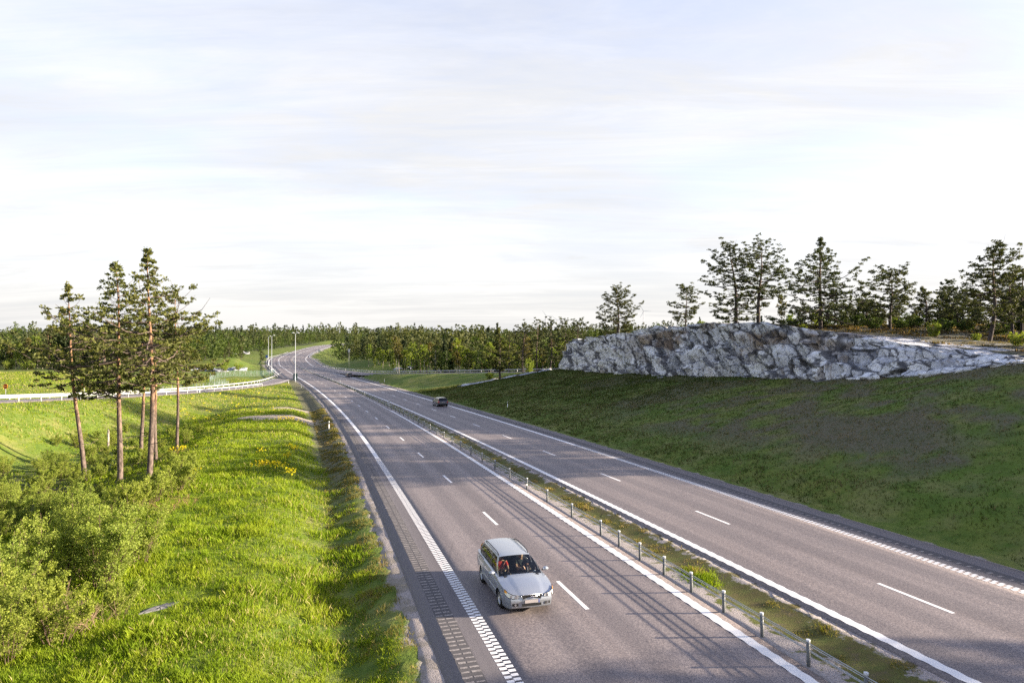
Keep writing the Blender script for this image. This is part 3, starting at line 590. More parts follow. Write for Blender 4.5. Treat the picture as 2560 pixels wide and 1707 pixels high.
def leaves(cen,rad,per,size,rg,flat=1.0,long=1.0,tone_noise=.5,up=0.0,bright=None):
    """quad leaves scattered through ellipsoids round the clump centres"""
    cen=np.repeat(cen,per,0); rad=np.repeat(rad,per,0); n=len(cen)
    d=rg.standard_normal((n,3)); d/=np.linalg.norm(d,axis=1)[:,None]; r=rg.random(n)**.5; off=d*r[:,None]*rad; p=cen+off
    a=rg.standard_normal((n,3)); a[:,2]+=up; a+=d*.6*long; a/=np.linalg.norm(a,axis=1)[:,None]; b=np.cross(a,rg.standard_normal((n,3))); b/=np.linalg.norm(b,axis=1)[:,None]+1e-9
    sz=size*(.6+.8*rg.random(n)); a=a*sz[:,None]*long; b=b*sz[:,None]
    V=np.stack([p-a*.5,p+b*.42,p+a*.5,p-b*.42],1).reshape(-1,3); F=np.arange(n*4).reshape(n,4)
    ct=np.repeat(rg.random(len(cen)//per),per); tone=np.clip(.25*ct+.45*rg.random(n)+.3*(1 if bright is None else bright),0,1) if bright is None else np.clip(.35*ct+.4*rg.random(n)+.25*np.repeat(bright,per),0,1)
    return V,F,np.repeat(tone,4)
def crownmesh(name,wood,leafsets,mats):
    Vs=[];Fs=[];mi=[];tn=[];hh=[];b=0
    if wood is not None: V,F=wood; Vs.append(V);Fs.append(F);mi.append(np.zeros(len(F)));tn.append(np.zeros(len(V)));hh.append(np.full(len(V),.22));b+=len(V)
    for k,(V,F,t_) in enumerate(leafsets): Vs.append(V);Fs.append(F+b);mi.append(np.full(len(F),k+1));tn.append(t_);hh.append(np.zeros(len(V)));b+=len(V)
    return npmesh(name,np.concatenate(Vs),np.concatenate(Fs),mats,np.concatenate(mi),False,{'tone':('FLOAT','POINT',np.concatenate(tn)),'h':('FLOAT','POINT',np.concatenate(hh))})
def trunkmesh(name,pts,rad,m,n=9,extra=None):
    V,F=tubes([(pts,rad)]+(extra or []),n); H=max(p[2] for p in pts); return npmesh(name,V,F,m,smooth=True,attrs={'h':('FLOAT','POINT',np.clip(V[:,2]/H,0,1))})
def trunkline(H,lean,bend,rg,k=14,z0=-.5):
    t=np.linspace(0,1,k); x=lean[0]*t+bend*np.sin(t*3.1)*.5+bend*.4*np.sin(t*7+rg.random()*6); y=lean[1]*t+bend*.5*np.sin(t*4+rg.random()*6)
    return np.stack([x,y,z0+t*(H-z0)],1)
def pine(seed,H,cb,spread,lean=(0,0),bend=.2,r0=.2,style='spire',nb=46,per=34,ls=.17,dead=8,dens=1.0,forks=None,m_leaf=None,m_bark=None,twigs=True):
    """Scots pine: bare trunk, irregular layered crown of needle tufts"""
    rg=np.random.default_rng(seed); tl=trunkline(H,lean,bend,rg); tr=r0*(1-np.linspace(0,1,14)**1.15)+.018
    tp=lambda h:np.array([np.interp(h,tl[:,2],tl[:,i]) for i in range(3)])
    wood=[];cen=[];rad=[];br=[]
    az=rg.random()*6.28
    for i in range(nb):
        f=(i+.5*rg.random())/nb; h=H*(cb+(1-cb)*f*.985); az+=2.4+rg.normal()*.35
        if style=='spire': prof=(.52+.75*math.sin(min(1,f*1.45+.18)*math.pi)**.8 if f<.5 else max(.10,1.15*(1-f)**.85)); 
        elif style=='round': prof=max(.16,math.sin((f*.80+.16)*math.pi)**.6)
        else: prof=(.55+.5*rg.random())*(1-.55*f)
        L=spread*prof*(.55+.65*rg.random())
        if L<.25: L=.25
        el=R(-12+62*f**1.3)+rg.normal()*.16; k=5; tt=np.linspace(0,1,k); base=tp(h)
        dirh=np.array([math.cos(az),math.sin(az)]); zz=L*(np.sin(el)*tt+.22*tt**2.2*(1-f)-.10*np.sin(tt*3.1))
        side=rg.normal()*.18*L*np.sin(tt*2.6); pts=np.stack([base[0]+(dirh[0]*tt*L*math.cos(el)-dirh[1]*side),base[1]+(dirh[1]*tt*L*math.cos(el)+dirh[0]*side),base[2]+zz],1)
        wr=max(.012,.035*(L/3)**.8+.2*r0*(1-f)*.5); wood.append((pts,np.linspace(wr,.010,k)))
        nc=max(2,int(L*3.9*dens)); 
        for q in range(nc):
            u=rg.uniform(.30,1.04) if L>1 else rg.uniform(.1,1.05); p=np.array([np.interp(u,tt,pts[:,j]) for j in range(3)]); sd=(rg.random()-.5)*.85*L*(1.15-u*.6)
            p2=p+np.array([-dirh[1]*sd,dirh[0]*sd,rg.normal()*.10+.10]); 
            if twigs and abs(sd)>.25: wood.append((np.array([p,(p+p2)/2+[0,0,.05],p2]),np.array([.014,.010,.006])))
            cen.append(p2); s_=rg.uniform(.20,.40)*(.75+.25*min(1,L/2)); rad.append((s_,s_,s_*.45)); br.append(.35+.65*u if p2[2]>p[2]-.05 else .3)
    if style!='open':
        for q in range(5): cen.append(tp(H)+np.array([rg.normal()*.12,rg.normal()*.12,-.12*q+.1])); rad.append((.2,.2,.28)); br.append(1)
    for q in range(dead):
        h=H*rg.uniform(min(max(.12,cb*.25),cb*.8),cb*1.05); a=rg.random()*6.28; L=rg.uniform(.4,1.6)*(1 if q%3 else 1.7); b0=tp(h); wood.append((np.array([b0,b0+[math.cos(a)*L*.5,math.sin(a)*L*.5,.10*L*rg.normal()],b0+[math.cos(a)*L,math.sin(a)*L,L*rg.uniform(-.15,.35)]]),np.array([.028,.016,.006])))
    for (h,a,L,rz) in (forks or []):   # heavy limbs
        b0=tp(h); e=b0+np.array([math.cos(a)*L,math.sin(a)*L,rz]); mid=(b0+e)/2+np.array([0,0,-.12*L]); wood.append((np.array([b0,mid,e]),np.array([.10,.07,.03])))
        for q in range(int(L*5)):
            u=rg.uniform(.5,1.1); cen.append(b0+(e-b0)*u+rg.normal(size=3)*[.5,.5,.3]); s_=rg.uniform(.28,.5); rad.append((s_,s_,s_*.5)); br.append(.8)
    cen=np.array(cen);rad=np.array(rad)
    lv=leaves(cen,rad,per,ls,rg,long=1.7,up=.5,bright=np.array(br))
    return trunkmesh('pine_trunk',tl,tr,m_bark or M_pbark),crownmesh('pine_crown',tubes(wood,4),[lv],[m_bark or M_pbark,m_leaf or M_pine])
def birch(seed,H,cb,spread,per=26,nc=260,ls=.11,m_leaf=None,m_bark=None,r0=.13,shape=1.0,z0=-.4,gap=.35):
    rg=np.random.default_rng(seed); tl=trunkline(H,(rg.normal()*.3,rg.normal()*.3),.25,rg,10,z0); tr=r0*(1-np.linspace(0,1,10))+.012
    wood=[];cen=[]
    for i in range(int(nc*.16)+6):
        f=rg.random()**.9; h=H*(cb+(1-cb)*f); a=rg.random()*6.28; prof=math.sin((.12+.86*f)*math.pi)**.65*shape; L=spread*prof*rg.uniform(.6,1.1); b0=np.array([np.interp(h*.92,tl[:,2],tl[:,j]) for j in range(3)])
        e=b0+np.array([math.cos(a)*L,math.sin(a)*L,L*rg.uniform(.2,.8)]); wood.append((np.array([b0,(b0+e)/2+[0,0,.08*L],e]),np.array([.03,.02,.007])*(.5+L/3)))
        for q in range(6): u=rg.uniform(.25,1.05); cen.append(b0+(e-b0)*u+rg.normal(size=3)*np.array([.32,.32,.26])*(spread/2.2))
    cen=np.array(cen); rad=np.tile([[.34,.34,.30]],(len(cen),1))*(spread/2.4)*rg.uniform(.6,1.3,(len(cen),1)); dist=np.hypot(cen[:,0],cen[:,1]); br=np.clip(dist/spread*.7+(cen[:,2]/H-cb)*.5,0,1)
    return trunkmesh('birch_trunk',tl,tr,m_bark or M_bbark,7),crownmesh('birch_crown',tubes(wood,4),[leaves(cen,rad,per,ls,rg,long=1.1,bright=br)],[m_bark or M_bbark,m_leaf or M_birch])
def spruce(seed,H,spread,per=22,ls=.20,cb=.06):
    rg=np.random.default_rng(seed); tl=trunkline(H,(0,0),.08,rg,8); tr=.018*H*(1-np.linspace(0,1,8))+.01; cen=[];rad=[];br=[];a=0
    nlay=int(H*2.4)
    for i in range(nlay):
        f=i/nlay; h=H*(cb+(1-cb)*f); L=spread*(1-f)**.85*rg.uniform(.8,1.1)+.08
        for q in range(max(3,int(2+L*4.2))):
            a+=2.4+rg.normal()*.3; LL=L*rg.uniform(.7,1.12)
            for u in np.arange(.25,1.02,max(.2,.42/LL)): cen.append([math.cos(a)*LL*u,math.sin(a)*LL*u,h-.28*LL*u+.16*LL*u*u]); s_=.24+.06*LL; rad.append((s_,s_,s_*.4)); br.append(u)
    return trunkmesh('spruce_trunk',tl,tr,M_dbark,6),crownmesh('spruce_crown',None,[leaves(np.array(cen),np.array(rad),per,ls,rg,long=1.6,bright=np.array(br))],[M_dbark,M_spruce])
def put_tree(name,protos,loc,rz,scale,label,cat,group=None):
    r=empty(name,loc,rz); r.scale=scale if hasattr(scale,'__len__') else (scale,)*3; tag(r,label,cat,group)
    link('trunk',protos[0],r); link('crown',protos[1],r); return r
def merged(name,pr):
    """trunk and crown in one mesh, for trees too far off to show their parts"""
    Vs=[];Fs=[];mi=[];tn=[];hh=[];b=0;mats=[]
    for me in pr:
        n=len(me.vertices);v=np.empty(n*3,np.float32);me.vertices.foreach_get('co',v);f=np.empty(len(me.loops),np.int32);me.loops.foreach_get('vertex_index',f);m_=np.empty(len(me.polygons),np.int32);me.polygons.foreach_get('material_index',m_)
        tA=np.zeros(n,np.float32);hA=np.zeros(n,np.float32)
        if 'tone' in me.attributes: me.attributes['tone'].data.foreach_get('value',tA)
        if 'h' in me.attributes: me.attributes['h'].data.foreach_get('value',hA)
        Vs.append(v.reshape(-1,3));Fs.append(f.reshape(-1,4)+b);mi.append(m_+len(mats));mats+=list(me.materials);tn.append(tA);hh.append(hA);b+=n
    return npmesh(name,np.concatenate(Vs),np.concatenate(Fs),mats,np.concatenate(mi),False,{'tone':('FLOAT','POINT',np.concatenate(tn)),'h':('FLOAT','POINT',np.concatenate(hh))})
# ---- the stand of tall pines on the left: photo base pixel, depth, top pixel
def tree_at(px,pyb,D,pyt,pxt,fn,label,name='pine_tree',cat='pine tree',group=None,usegz=True,**k):
    x,y,z=at(px,pyb,D); z=gz(x,y) if usegz else z; xt,_,zt=at(pxt,pyt,D); H=zt-z; return put_tree(name,fn(H=H,lean=(xt-x,0),**k),(x,y,z),0,1,label,cat,group)
PG='tall pines standing in the birch scrub left of the highway'
tree_at(213,1205,55,714,160,pine,'leftmost leaning tall pine of the stand, orange trunk and a narrow crown',group=PG,seed=11,cb=.48,spread=3.8,bend=.35,r0=.18,nb=42,dens=.58,per=21,ls=.14,dead=10)
tree_at(301,1225,52,663,285,pine,'second tall pine from the left, thick trunk with a broad dark crown',group=PG,seed=12,cb=.42,spread=4.9,bend=.3,r0=.20,nb=58,dens=.58,per=21,ls=.14,dead=13,forks=[(6.2,2.6,3.2,1.2),(9.0,.5,2.4,1.4)])
tree_at(381,1238,50,629,366,pine,'tallest pine of the stand, straight orange trunk with its top highest',group=PG,seed=13,cb=.42,spread=4.4,bend=.22,r0=.20,nb=62,dens=.58,per=21,ls=.14,dead=15,forks=[(9.6,.3,3.2,1.7)])
tree_at(445,1127,67,732,438,pine,'rightmost pine of the stand, slim trunk and one-sided crown against the sky',group=PG,seed=14,cb=.48,spread=4.2,bend=.2,r0=.14,nb=38,dens=.58,per=21,ls=.14,dead=6,style='round')
tree_at(358,1135,66,790,352,pine,'slim pine half hidden behind the tallest pine, its orange trunk left of it',group=PG,seed=15,cb=.56,spread=3.0,bend=.2,r0=.18,nb=24,dens=.7,per=24,dead=5,style='round')
tree_at(393,1155,62,800,380,pine,'grey trunked pine directly behind the tallest pine, its foot just right of it',group=PG,seed=16,cb=.60,spread=2.8,bend=.3,r0=.17,nb=20,dens=.7,per=24,dead=4,style='round')
# ---- pines on top of the cut rock
RG='wind shaped pines on top of the cliff'
def rp(px,pyb,D,pyt,pxt,label,**k): k.setdefault('per',22); k['ls']=.13; return tree_at(px,pyb,D,pyt,pxt,pine,label,group=RG,m_bark=M_pbark2,m_leaf=M_pined,**k)
rp(1545,823,134,726,1543,'broad bushy pine at the far left end of the cliff top',seed=21,cb=.10,spread=4.6,r0=.24,style='round',nb=60,dead=2)
rp(1715,808,112,720,1712,'small lone pine leaning on the cliff top left of the tall group',seed=22,cb=.22,spread=3.0,r0=.13,bend=.35,style='round',nb=32,dead=3)
rp(1842,806,98,622,1828,'left tall dark pine of the close pair above the middle of the cliff',seed=23,cb=.12,spread=4.9,r0=.27,style='round',nb=66,bend=.3,dead=8,dens=.8,ls=.15)
rp(1893,808,96,614,1900,'forked pine with a light open crown, right of the close pair above the cliff',seed=24,cb=.36,spread=4.9,r0=.27,style='round',nb=46,bend=.5,dead=10,dens=.75,ls=.15,forks=[(5.2,2.7,3.2,3.4),(5.6,.2,3.2,3.0),(3.8,.1,3.4,1.2)])
rp(2050,826,88,598,2052,'tallest broad pine on the cliff top with a full even crown and two stems',seed=25,cb=.13,spread=5.0,r0=.25,style='spire',nb=84,bend=.15,dead=8,forks=[(2.6,1.6,.9,6.5)],dens=.85,ls=.15)
rp(2226,838,90,682,2228,'medium pine with a pale trunk right of the tallest broad pine',seed=26,cb=.24,spread=3.9,r0=.19,style='round',nb=46,dead=4,ls=.16)
rp(2318,842,94,722,2310,'narrow young pine between the medium pine and the tall leaning pine',seed=27,cb=.15,spread=3.0,r0=.15,style='spire',nb=40,dead=2)
x,y,z=at(2472,862,74); z=gz(x,y); H_=at(0,628,74)[2]-z
put_tree('pine_tree',pine(28,H_,.22,4.8,(.9,0),.5,.23,'open',56,22,.13,8,.95,[(H_*.88,.2,3.2,1.0),(H_*.72,2.9,2.6,.5),(H_*.55,3.0,3.6,.2)],M_pined,M_pbark2),(x,y,z),0,1,'tall leaning pine with wind swept flat layers near the right edge','pine tree',RG)
rp(2528,858,80,684,2524,'pine close behind the leaning pine near the right edge',seed=29,cb=.28,spread=3.2,r0=.18,style='round',nb=40,dead=4)
rp(2552,850,84,672,2556,'pine cut off by the right edge of the view',seed=30,cb=.26,spread=3.2,r0=.17,style='spire',nb=40,dead=4)
rp(2392,852,96,745,2392,'low dark pine left of the leaning pine near the right edge',seed=32,cb=.12,spread=3.6,r0=.15,style='round',nb=40,dead=2)
rp(2165,840,100,760,2168,'low dense pine at the left foot of the medium pine',seed=34,cb=.08,spread=3.6,r0=.14,style='round',nb=40,dead=1)
# pines on the heath just outside the right edge: their long shadows cross the road below the viewer
_lb=['pine on the slope crest outside the right edge, nearest the bridge','taller pine on the slope crest outside the right edge','short pine on the slope crest outside the right edge']+['%s pine of the dense clump just outside the right edge'%w_ for w_ in ('first','second','third','fourth','fifth','sixth','seventh','eighth','ninth')]
for k,(x_,y_,H_) in enumerate(((49,11.0,4.5),(60,12.5,5.0),(47,16.3,3.2),(51,47.5,9),(55,50.5,10),(51,52,9.5),(54,56,10.5),(52,60,9),(57,64,10.5),(56,51,10),(58,60,11))):
    put_tree('pine_tree',pine(60+k,H_,.25,3.6,(.2,0),.3,.2,'round',40,24,.2,4,.8,None,None,M_pbark2),(x_,y_,gz(x_,y_)),0,1,_lb[k],'pine tree',RG)
# the lone pine by the road beyond the cliff
tree_at(1250,956,152,822,1246,pine,'lone dark pine on the pale rock slab right of the far highway',seed=33,cb=.22,spread=3.6,r0=.24,style='spire',nb=52,bend=.3,dead=8,m_bark=M_pbark2)
for k,(px_,D_,pt_,lb) in enumerate(((1305,172,812,'leftmost of the dark pines in the dip between the lone pine and the cliff'),(1340,178,800,'tall crooked pine in the dip just left of the cliff end'),(1375,168,806,'broad dark pine hard against the left end of the cliff'),(1408,172,800,'dark pine peeping over the left end of the cliff'),(1442,166,806,'rounded pine behind the left end of the cliff'),(1270,186,836,'low pine right behind the lone pine'))):
    x,y,_=at(px_,900,D_); z=gz(x,y); put_tree('pine_tree',pine(70+k,at(0,pt_,D_)[2]-z,.22,4.4,(.3,0),.4,.24,('round','open')[k%2],46,16,.2,4,.55,None,M_pined,M_pbark2,False),(x,y,z),0,1,lb,'pine tree','dark pines in the dip left of the cliff')
# ---- prototypes for the woods
PR_PINE=[merged('pine_tree',pine(100+i,H,cb,sp_,(.3*(i-1),0),.3,.20,st,nb,16,.30,4,.62,None,M_pine2,None,False)) for i,(H,cb,sp_,st,nb) in enumerate(((15,.50,2.8,'round',28),(16.5,.55,2.5,'spire',28),(13,.42,3.0,'round',28),(14.5,.30,3.0,'spire',34)))]
PR_SPR=[merged('spruce_tree',spruce(110+i,H,sp_,8,.40)) for i,(H,sp_) in enumerate(((16,2.3),(12,2.2),(18,2.5)))]
PR_BIR=[merged('birch_tree',birch(120+i,H,cb,sp_,16,200,.27,ml)) for i,(H,cb,sp_,ml) in enumerate(((14,.30,2.6,M_birch),(11,.22,2.6,M_birch),(15,.40,2.3,M_bronze),(12,.12,3.0,M_alder)))]
PN_PINE=[pine(130+i,H,cb,sp_,(.2,0),.3,.19,st,nb,30,.17,5,.8,None,M_pine2,M_pbark2) for i,(H,cb,sp_,st,nb) in enumerate(((11,.25,2.9,'round',40),(9.5,.2,2.6,'spire',38),(12,.45,2.6,'round',36)))]
# ---- where the woods stand
def woods_mask(x,y):
    s,u=near_road(x,y); eL=edgeL(s);eR=edgeR(s); d=np.where(u<0,eL-u,u-eR); dl,_=near_line(RL,x,y);dr,_=near_line(RR,x,y)
    ok=(d>16+6*fbm(x/30,y/30,seed=41))&(dl>16)&(dr>11)
    rline=np.interp(x,RAMP_R[:,0],RAMP_R[:,1],left=900,right=142)
    left=(u<0)&((y>243+10*fbm(x/40,y/40,seed=42)+.12*np.maximum(0,-x-150))&(x<-100)|(y>380))
    left&=~((np.hypot((x+118)/34,(y-262)/24)<1)&(y<284)); 
    left&=~((np.abs(x+106)<16)&(y<325))
    right=(u>0)&(((y>rline+14)&(s<330))|(s>=330))&(d>10)
    right&=~((s>255)&(s<420)&(u<24+8*fbm(x/15,y/15,seed=43)))
    plat=(u>72)&(y>72)&(y<250)&(dr>16)&(x/y>.385+.05*fbm(y/20,y/20,seed=49))
    plat&=fbm(x/7,y/7,seed=48)>.10
    ok=ok&(left|right|plat)
    for cx,cy,rx,ry in ((-250,905,52,62),(-228,700,22,32),(-205,640,14,22)): ok&=np.hypot((x-cx)/rx,(y-cy)/ry)>1
    return ok
def scatter(n,ylo,yhi,seed,mind,p=1.0):
    rg=np.random.default_rng(seed); y=ylo+(yhi-ylo)*rg.random(n)**p; x=(rg.random(n)*1.9-.95)*(y+30); ok=woods_mask(x,y); x=x[ok];y=y[ok]; keep=[];cell={}
    for i in range(len(x)):
        c=(int(x[i]//mind),int(y[i]//mind)); bad=False
        for a in(-1,0,1):
            for b_ in(-1,0,1):
                for j in cell.get((c[0]+a,c[1]+b_),()):
                    if (x[i]-x[j])**2+(y[i]-y[j])**2<mind**2: bad=True
        if not bad: keep.append(i);cell.setdefault(c,[]).append(i)
    return x[keep],y[keep]
wx_,wy_=scatter(26000,60,420,5,3.7)
wz_=ground(wx_,wy_); order=np.argsort(wy_+.25*np.abs(wx_)); wx_,wy_,wz_=wx_[order],wy_[order],wz_[order]
inv=np.abs(wx_)<.78*wy_; vis=[];covr=np.full(2200,1e9)   # a tree counts as seen when no two nearer ones already hide its column
hits=np.zeros(2200)
first=[];rest=[]
for i in range(len(wx_)):
    if not inv[i]: rest.append(i); continue
    c0=int((wx_[i]/wy_[i]+.8)/1.6*2200); w_=max(2,int(1.6/wy_[i]/1.6*2200)); seg=hits[max(0,c0-w_):c0+w_+1]
    if seg.size and seg.min()<3.0 and len(first)<285: first.append(i); hits[max(0,c0-w_):c0+w_+1]+=1
    else: rest.append(i)
rg=np.random.default_rng(77); tint=fbm(wx_/26,wy_/26,seed=44)
GRP={'p':('pine_tree','pine tree'),'s':('spruce_tree','spruce tree'),'b':('birch_tree','birch tree')}
def kindof(i,r):
    if wx_[i]>45 and wy_[i]<150: return 'p' if r<.85 else 'b'
    t=tint[i]+.35*(r-.5)
    return 'b' if t>.02 else ('s' if (r*7)%1<.28 else 'p')
LM_=[(90,'at the left edge'),(190,'left of the leftmost tall pine'),(290,'behind the leftmost tall pine'),(400,'behind the tallest pine stand'),(470,'behind the slim rightmost stand pine'),(545,'right of the pine stand'),(610,'above the rocky knoll'),(660,'left of the far lamp posts'),(745,'behind the lamp posts'),(840,'above the far bend'),(905,'above the distant car'),(975,'on the bank behind the distant car'),(1040,'above the gap between the two dark cars'),(1110,'above the near dark car'),(1180,'left of the lone pine'),(1300,'behind the lone pine'),(1370,'right of the lone pine'),(1460,'beyond the cliff end'),(1640,'behind the cliff end pine'),(1800,'behind the small leaning cliff pine'),(1960,'behind the forked cliff pine'),(2130,'behind the tallest cliff pine'),(2270,'behind the medium cliff pine'),(2400,'behind the narrow young cliff pine'),(2500,'behind the leaning cliff pine'),(9999,'at the right edge')]
_rows={}
def where(x,y,k):
    px=1280+x/y*1707; lm=[t_ for a_,t_ in LM_ if px<a_][0]; q=(lm,k); _rows[q]=_rows.get(q,0)+1; n_=_rows[q]
    return ('nearest ','second nearest ','third nearest ','fourth nearest ','fifth nearest ','sixth nearest ','seventh nearest ','eighth nearest ','farther ')[min(n_-1,8)],lm
def zone(x,y):
    s_,u_=near_road([x],[y])
    if u_[0]<0: return 'in the woods left of the highway'
    return 'on the heath behind the cliff' if x>.36*y else 'in the woods right of the highway'
n_b={}
for i in first:
    r=rg.random(); k=kindof(i,r); x,y,z=wx_[i],wy_[i],wz_[i]; near_=y<190 and x>40
    sc_=rg.uniform(.78,1.12)*(.60 if (x>40 and y<250) else (rg.choice([.55,.7,.8,.95],p=[.2,.3,.35,.15])*rg.uniform(.92,1.08) if x>-90 and y<420 else rg.uniform(.7,1.05)))
    if k=='p': me=PR_PINE[rg.integers(4)]; lb=('bare trunked dark pine ','tall dark pine ','rounded dark pine ','bushy dark pine ')[rng.integers(4)]
    elif k=='s': me=PR_SPR[rg.integers(3)]; lb='dark pointed spruce '
    else:
        j=rg.integers(4); me=PR_BIR[j]; lb=('tall fresh green birch ','short fresh green birch ','bronze leaved young birch ','dark leafy tree ')[j]
    nm,ct=GRP[k]; r_,lm_=where(x,y,lb); lab=r_+lb+lm_
    if near_ and k=='p':
        o=put_tree(nm,PN_PINE[rg.integers(3)],(x,y,z),rg.random()*6.28,(.85*sc_/.60*.62,)*3,lab,ct,'pines '+zone(x,y)); continue
    o=link(nm,me,None,(x,y,z-.2)); o.rotation_euler=(0,0,rg.random()*6.28); q=rg.uniform(.9,1.1); o.scale=(sc_*q,sc_*q,sc_); tag(o,lab,ct,ct+'s '+zone(x,y))
for k,(x_,y_,sc_,lb) in enumerate(((-119,300,.55,'small pine on the rocky knoll beyond the meadow'),(-127,306,.75,'taller pine on the back of the rocky knoll beyond the meadow'),(-113,309,.6,'pine at the right shoulder of the rocky knoll'),(-133,296,.5,'short pine at the left shoulder of the rocky knoll'),(-123,292,.4,'lowest young pine in front on the rocky knoll'))):
    put_tree('pine_tree',PN_PINE[k%3],(x_,y_,gz(x_,y_)-.1),k*1.3,sc_,lb,'pine tree','pines on the rocky knoll')
# the rest of the wood behind them: one mass of simplified trees
def lowtree(kind,seed):
    rg=np.random.default_rng(seed); n=46; jit=rg.random()
    if kind=='s': h=rg.random(n)**.8; H=14; r=2.4*(1-h)**.8+.15; z=1+h*(H-1)
    elif kind=='p': h=rg.random(n); H=14; r=2.3*np.sin((.2+.75*h)*math.pi)**.6; z=H*(.45+.55*h)
    else: h=rg.random(n); H=12; r=2.6*np.sin((.1+.85*h)*math.pi)**.6; z=H*(.2+.8*h)
    a=rg.random(n)*6.28; rr=r*rg.random(n)**.4; cen=np.stack([rr*np.cos(a),rr*np.sin(a),z],1)
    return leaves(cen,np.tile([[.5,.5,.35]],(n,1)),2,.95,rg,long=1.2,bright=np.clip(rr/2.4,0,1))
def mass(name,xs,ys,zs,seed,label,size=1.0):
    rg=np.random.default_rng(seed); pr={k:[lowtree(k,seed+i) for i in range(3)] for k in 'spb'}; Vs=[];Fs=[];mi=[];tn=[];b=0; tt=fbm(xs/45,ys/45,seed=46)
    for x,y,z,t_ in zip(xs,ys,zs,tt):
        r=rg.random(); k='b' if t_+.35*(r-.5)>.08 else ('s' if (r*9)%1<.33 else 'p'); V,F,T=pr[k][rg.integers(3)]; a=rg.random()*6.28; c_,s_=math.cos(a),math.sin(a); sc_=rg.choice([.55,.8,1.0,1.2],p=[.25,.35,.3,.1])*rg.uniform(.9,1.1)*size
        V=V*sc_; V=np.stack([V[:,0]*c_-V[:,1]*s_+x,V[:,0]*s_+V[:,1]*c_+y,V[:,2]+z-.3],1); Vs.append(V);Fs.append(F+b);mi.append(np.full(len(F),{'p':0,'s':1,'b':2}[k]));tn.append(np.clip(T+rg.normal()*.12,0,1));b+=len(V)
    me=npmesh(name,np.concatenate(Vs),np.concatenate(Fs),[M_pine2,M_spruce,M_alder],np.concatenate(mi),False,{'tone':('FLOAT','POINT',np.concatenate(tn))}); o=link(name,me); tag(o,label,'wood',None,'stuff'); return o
rest=np.array([i for i in rest if abs(wx_[i])<.95*wy_[i]+20]); mass('woodland',wx_[rest],wy_[rest],wz_[rest],300,'inner part of the mixed woods on both sides of the highway',0.86)
fx,fy=scatter(30000,420,1300,6,6.5,1.0); fz=ground(fx,fy); mass('hill_forest',fx,fy,fz,310,'dark forest covering the low hills in the distance',1.15)
fx,fy=scatter(16000,1300,4200,8,17,.9); fz=ground(fx,fy); mass('ridge_forest',fx,fy,fz,320,'bluish dark forest on the farthest ridge',2.3)
# ================================================================ cars
M_silver=mat('silver_paint',(.34,.37,.42),.32,.55,.5,Coat_Weight=1.0,Coat_Roughness=.05)
M_navy=mat('dark_blue_paint',(.012,.016,.030),.25,.3,.5,Coat_Weight=1.0,Coat_Roughness=.04)
M_graphite=mat('dark_grey_paint',(.030,.032,.036),.28,.4,.5,Coat_Weight=1.0,Coat_Roughness=.04)
M_blackp=mat('black_plastic',(.012,.012,.013),.45); M_rubber=mat('tyre_rubber',(.014,.014,.015),.85,0,.2); M_alloy=mat('wheel_alloy',(.48,.49,.50),.35,.7)
M_chrome=mat('chrome',(.60,.61,.63),.28,1.0); M_seat=mat('seat_fabric',(.020,.021,.024),.9); M_dash=mat('dashboard_plastic',(.018,.019,.021),.7)
M_plate=mat('plate_white',(.34,.31,.31),.5); M_plateb=mat('plate_blue',(.02,.06,.35),.5); M_red=mat('tail_lens',(.38,.012,.012),.2,0,.6,Coat_Weight=1.0); M_amber=mat('amber_lens',(.75,.30,.03),.2,0,.6)
M_lamp=mat('headlamp_lens',(.86,.86,.84),.15,.0,.8,Coat_Weight=1.0); M_sticker=mat('white_sticker',(.7,.75,.78),.6)
def glassmat(name,tint,refl=.9):
    m=bpy.data.materials.new(name);m.use_nodes=True;t=m.node_tree;t.nodes.clear();o=N(t,'ShaderNodeOutputMaterial');tr=N(t,'ShaderNodeBsdfTransparent');tr.inputs[0].default_value=(*tint,1);gl=N(t,'ShaderNodeBsdfGlossy');gl.inputs['Roughness'].default_value=.02;gl.inputs[0].default_value=(refl,refl,refl,1)
    fr=N(t,'ShaderNodeFresnel');fr.inputs[0].default_value=1.5;mx=N(t,'ShaderNodeMixShader');t.links.new(fr.outputs[0],mx.inputs[0]);t.links.new(tr.outputs[0],mx.inputs[1]);t.links.new(gl.outputs[0],mx.inputs[2]);t.links.new(mx.outputs[0],o.inputs[0]);return m
M_glass=glassmat('windscreen_glass',(.72,.78,.76)); M_glasst=glassmat('side_window_glass',(.40,.46,.42)); M_glassd=glassmat('privacy_glass',(.05,.055,.055))
HWD=.885
def plan(y):
    y=np.asarray(y,float); f=np.clip((y-1.25)/1.01,0,1); r=np.clip((-y-1.55)/.70,0,1); return HWD*(1-.20*f**2.6-.10*r**2.4)
def sec(z): return np.interp(z,[.17,.24,.40,.56,.70,.82,.93],[.925,.955,.985,1.0,1.0,.992,.955])
def hw(y,z): return plan(y)*sec(z)
def belt(y): return np.interp(y,[-2.26,-1.2,0,1.0,1.4,1.8,2.05,2.26],[.955,.945,.925,.90,.865,.80,.735,.64])
AR_=.345; WY=(1.36,-1.28); WZ=.315
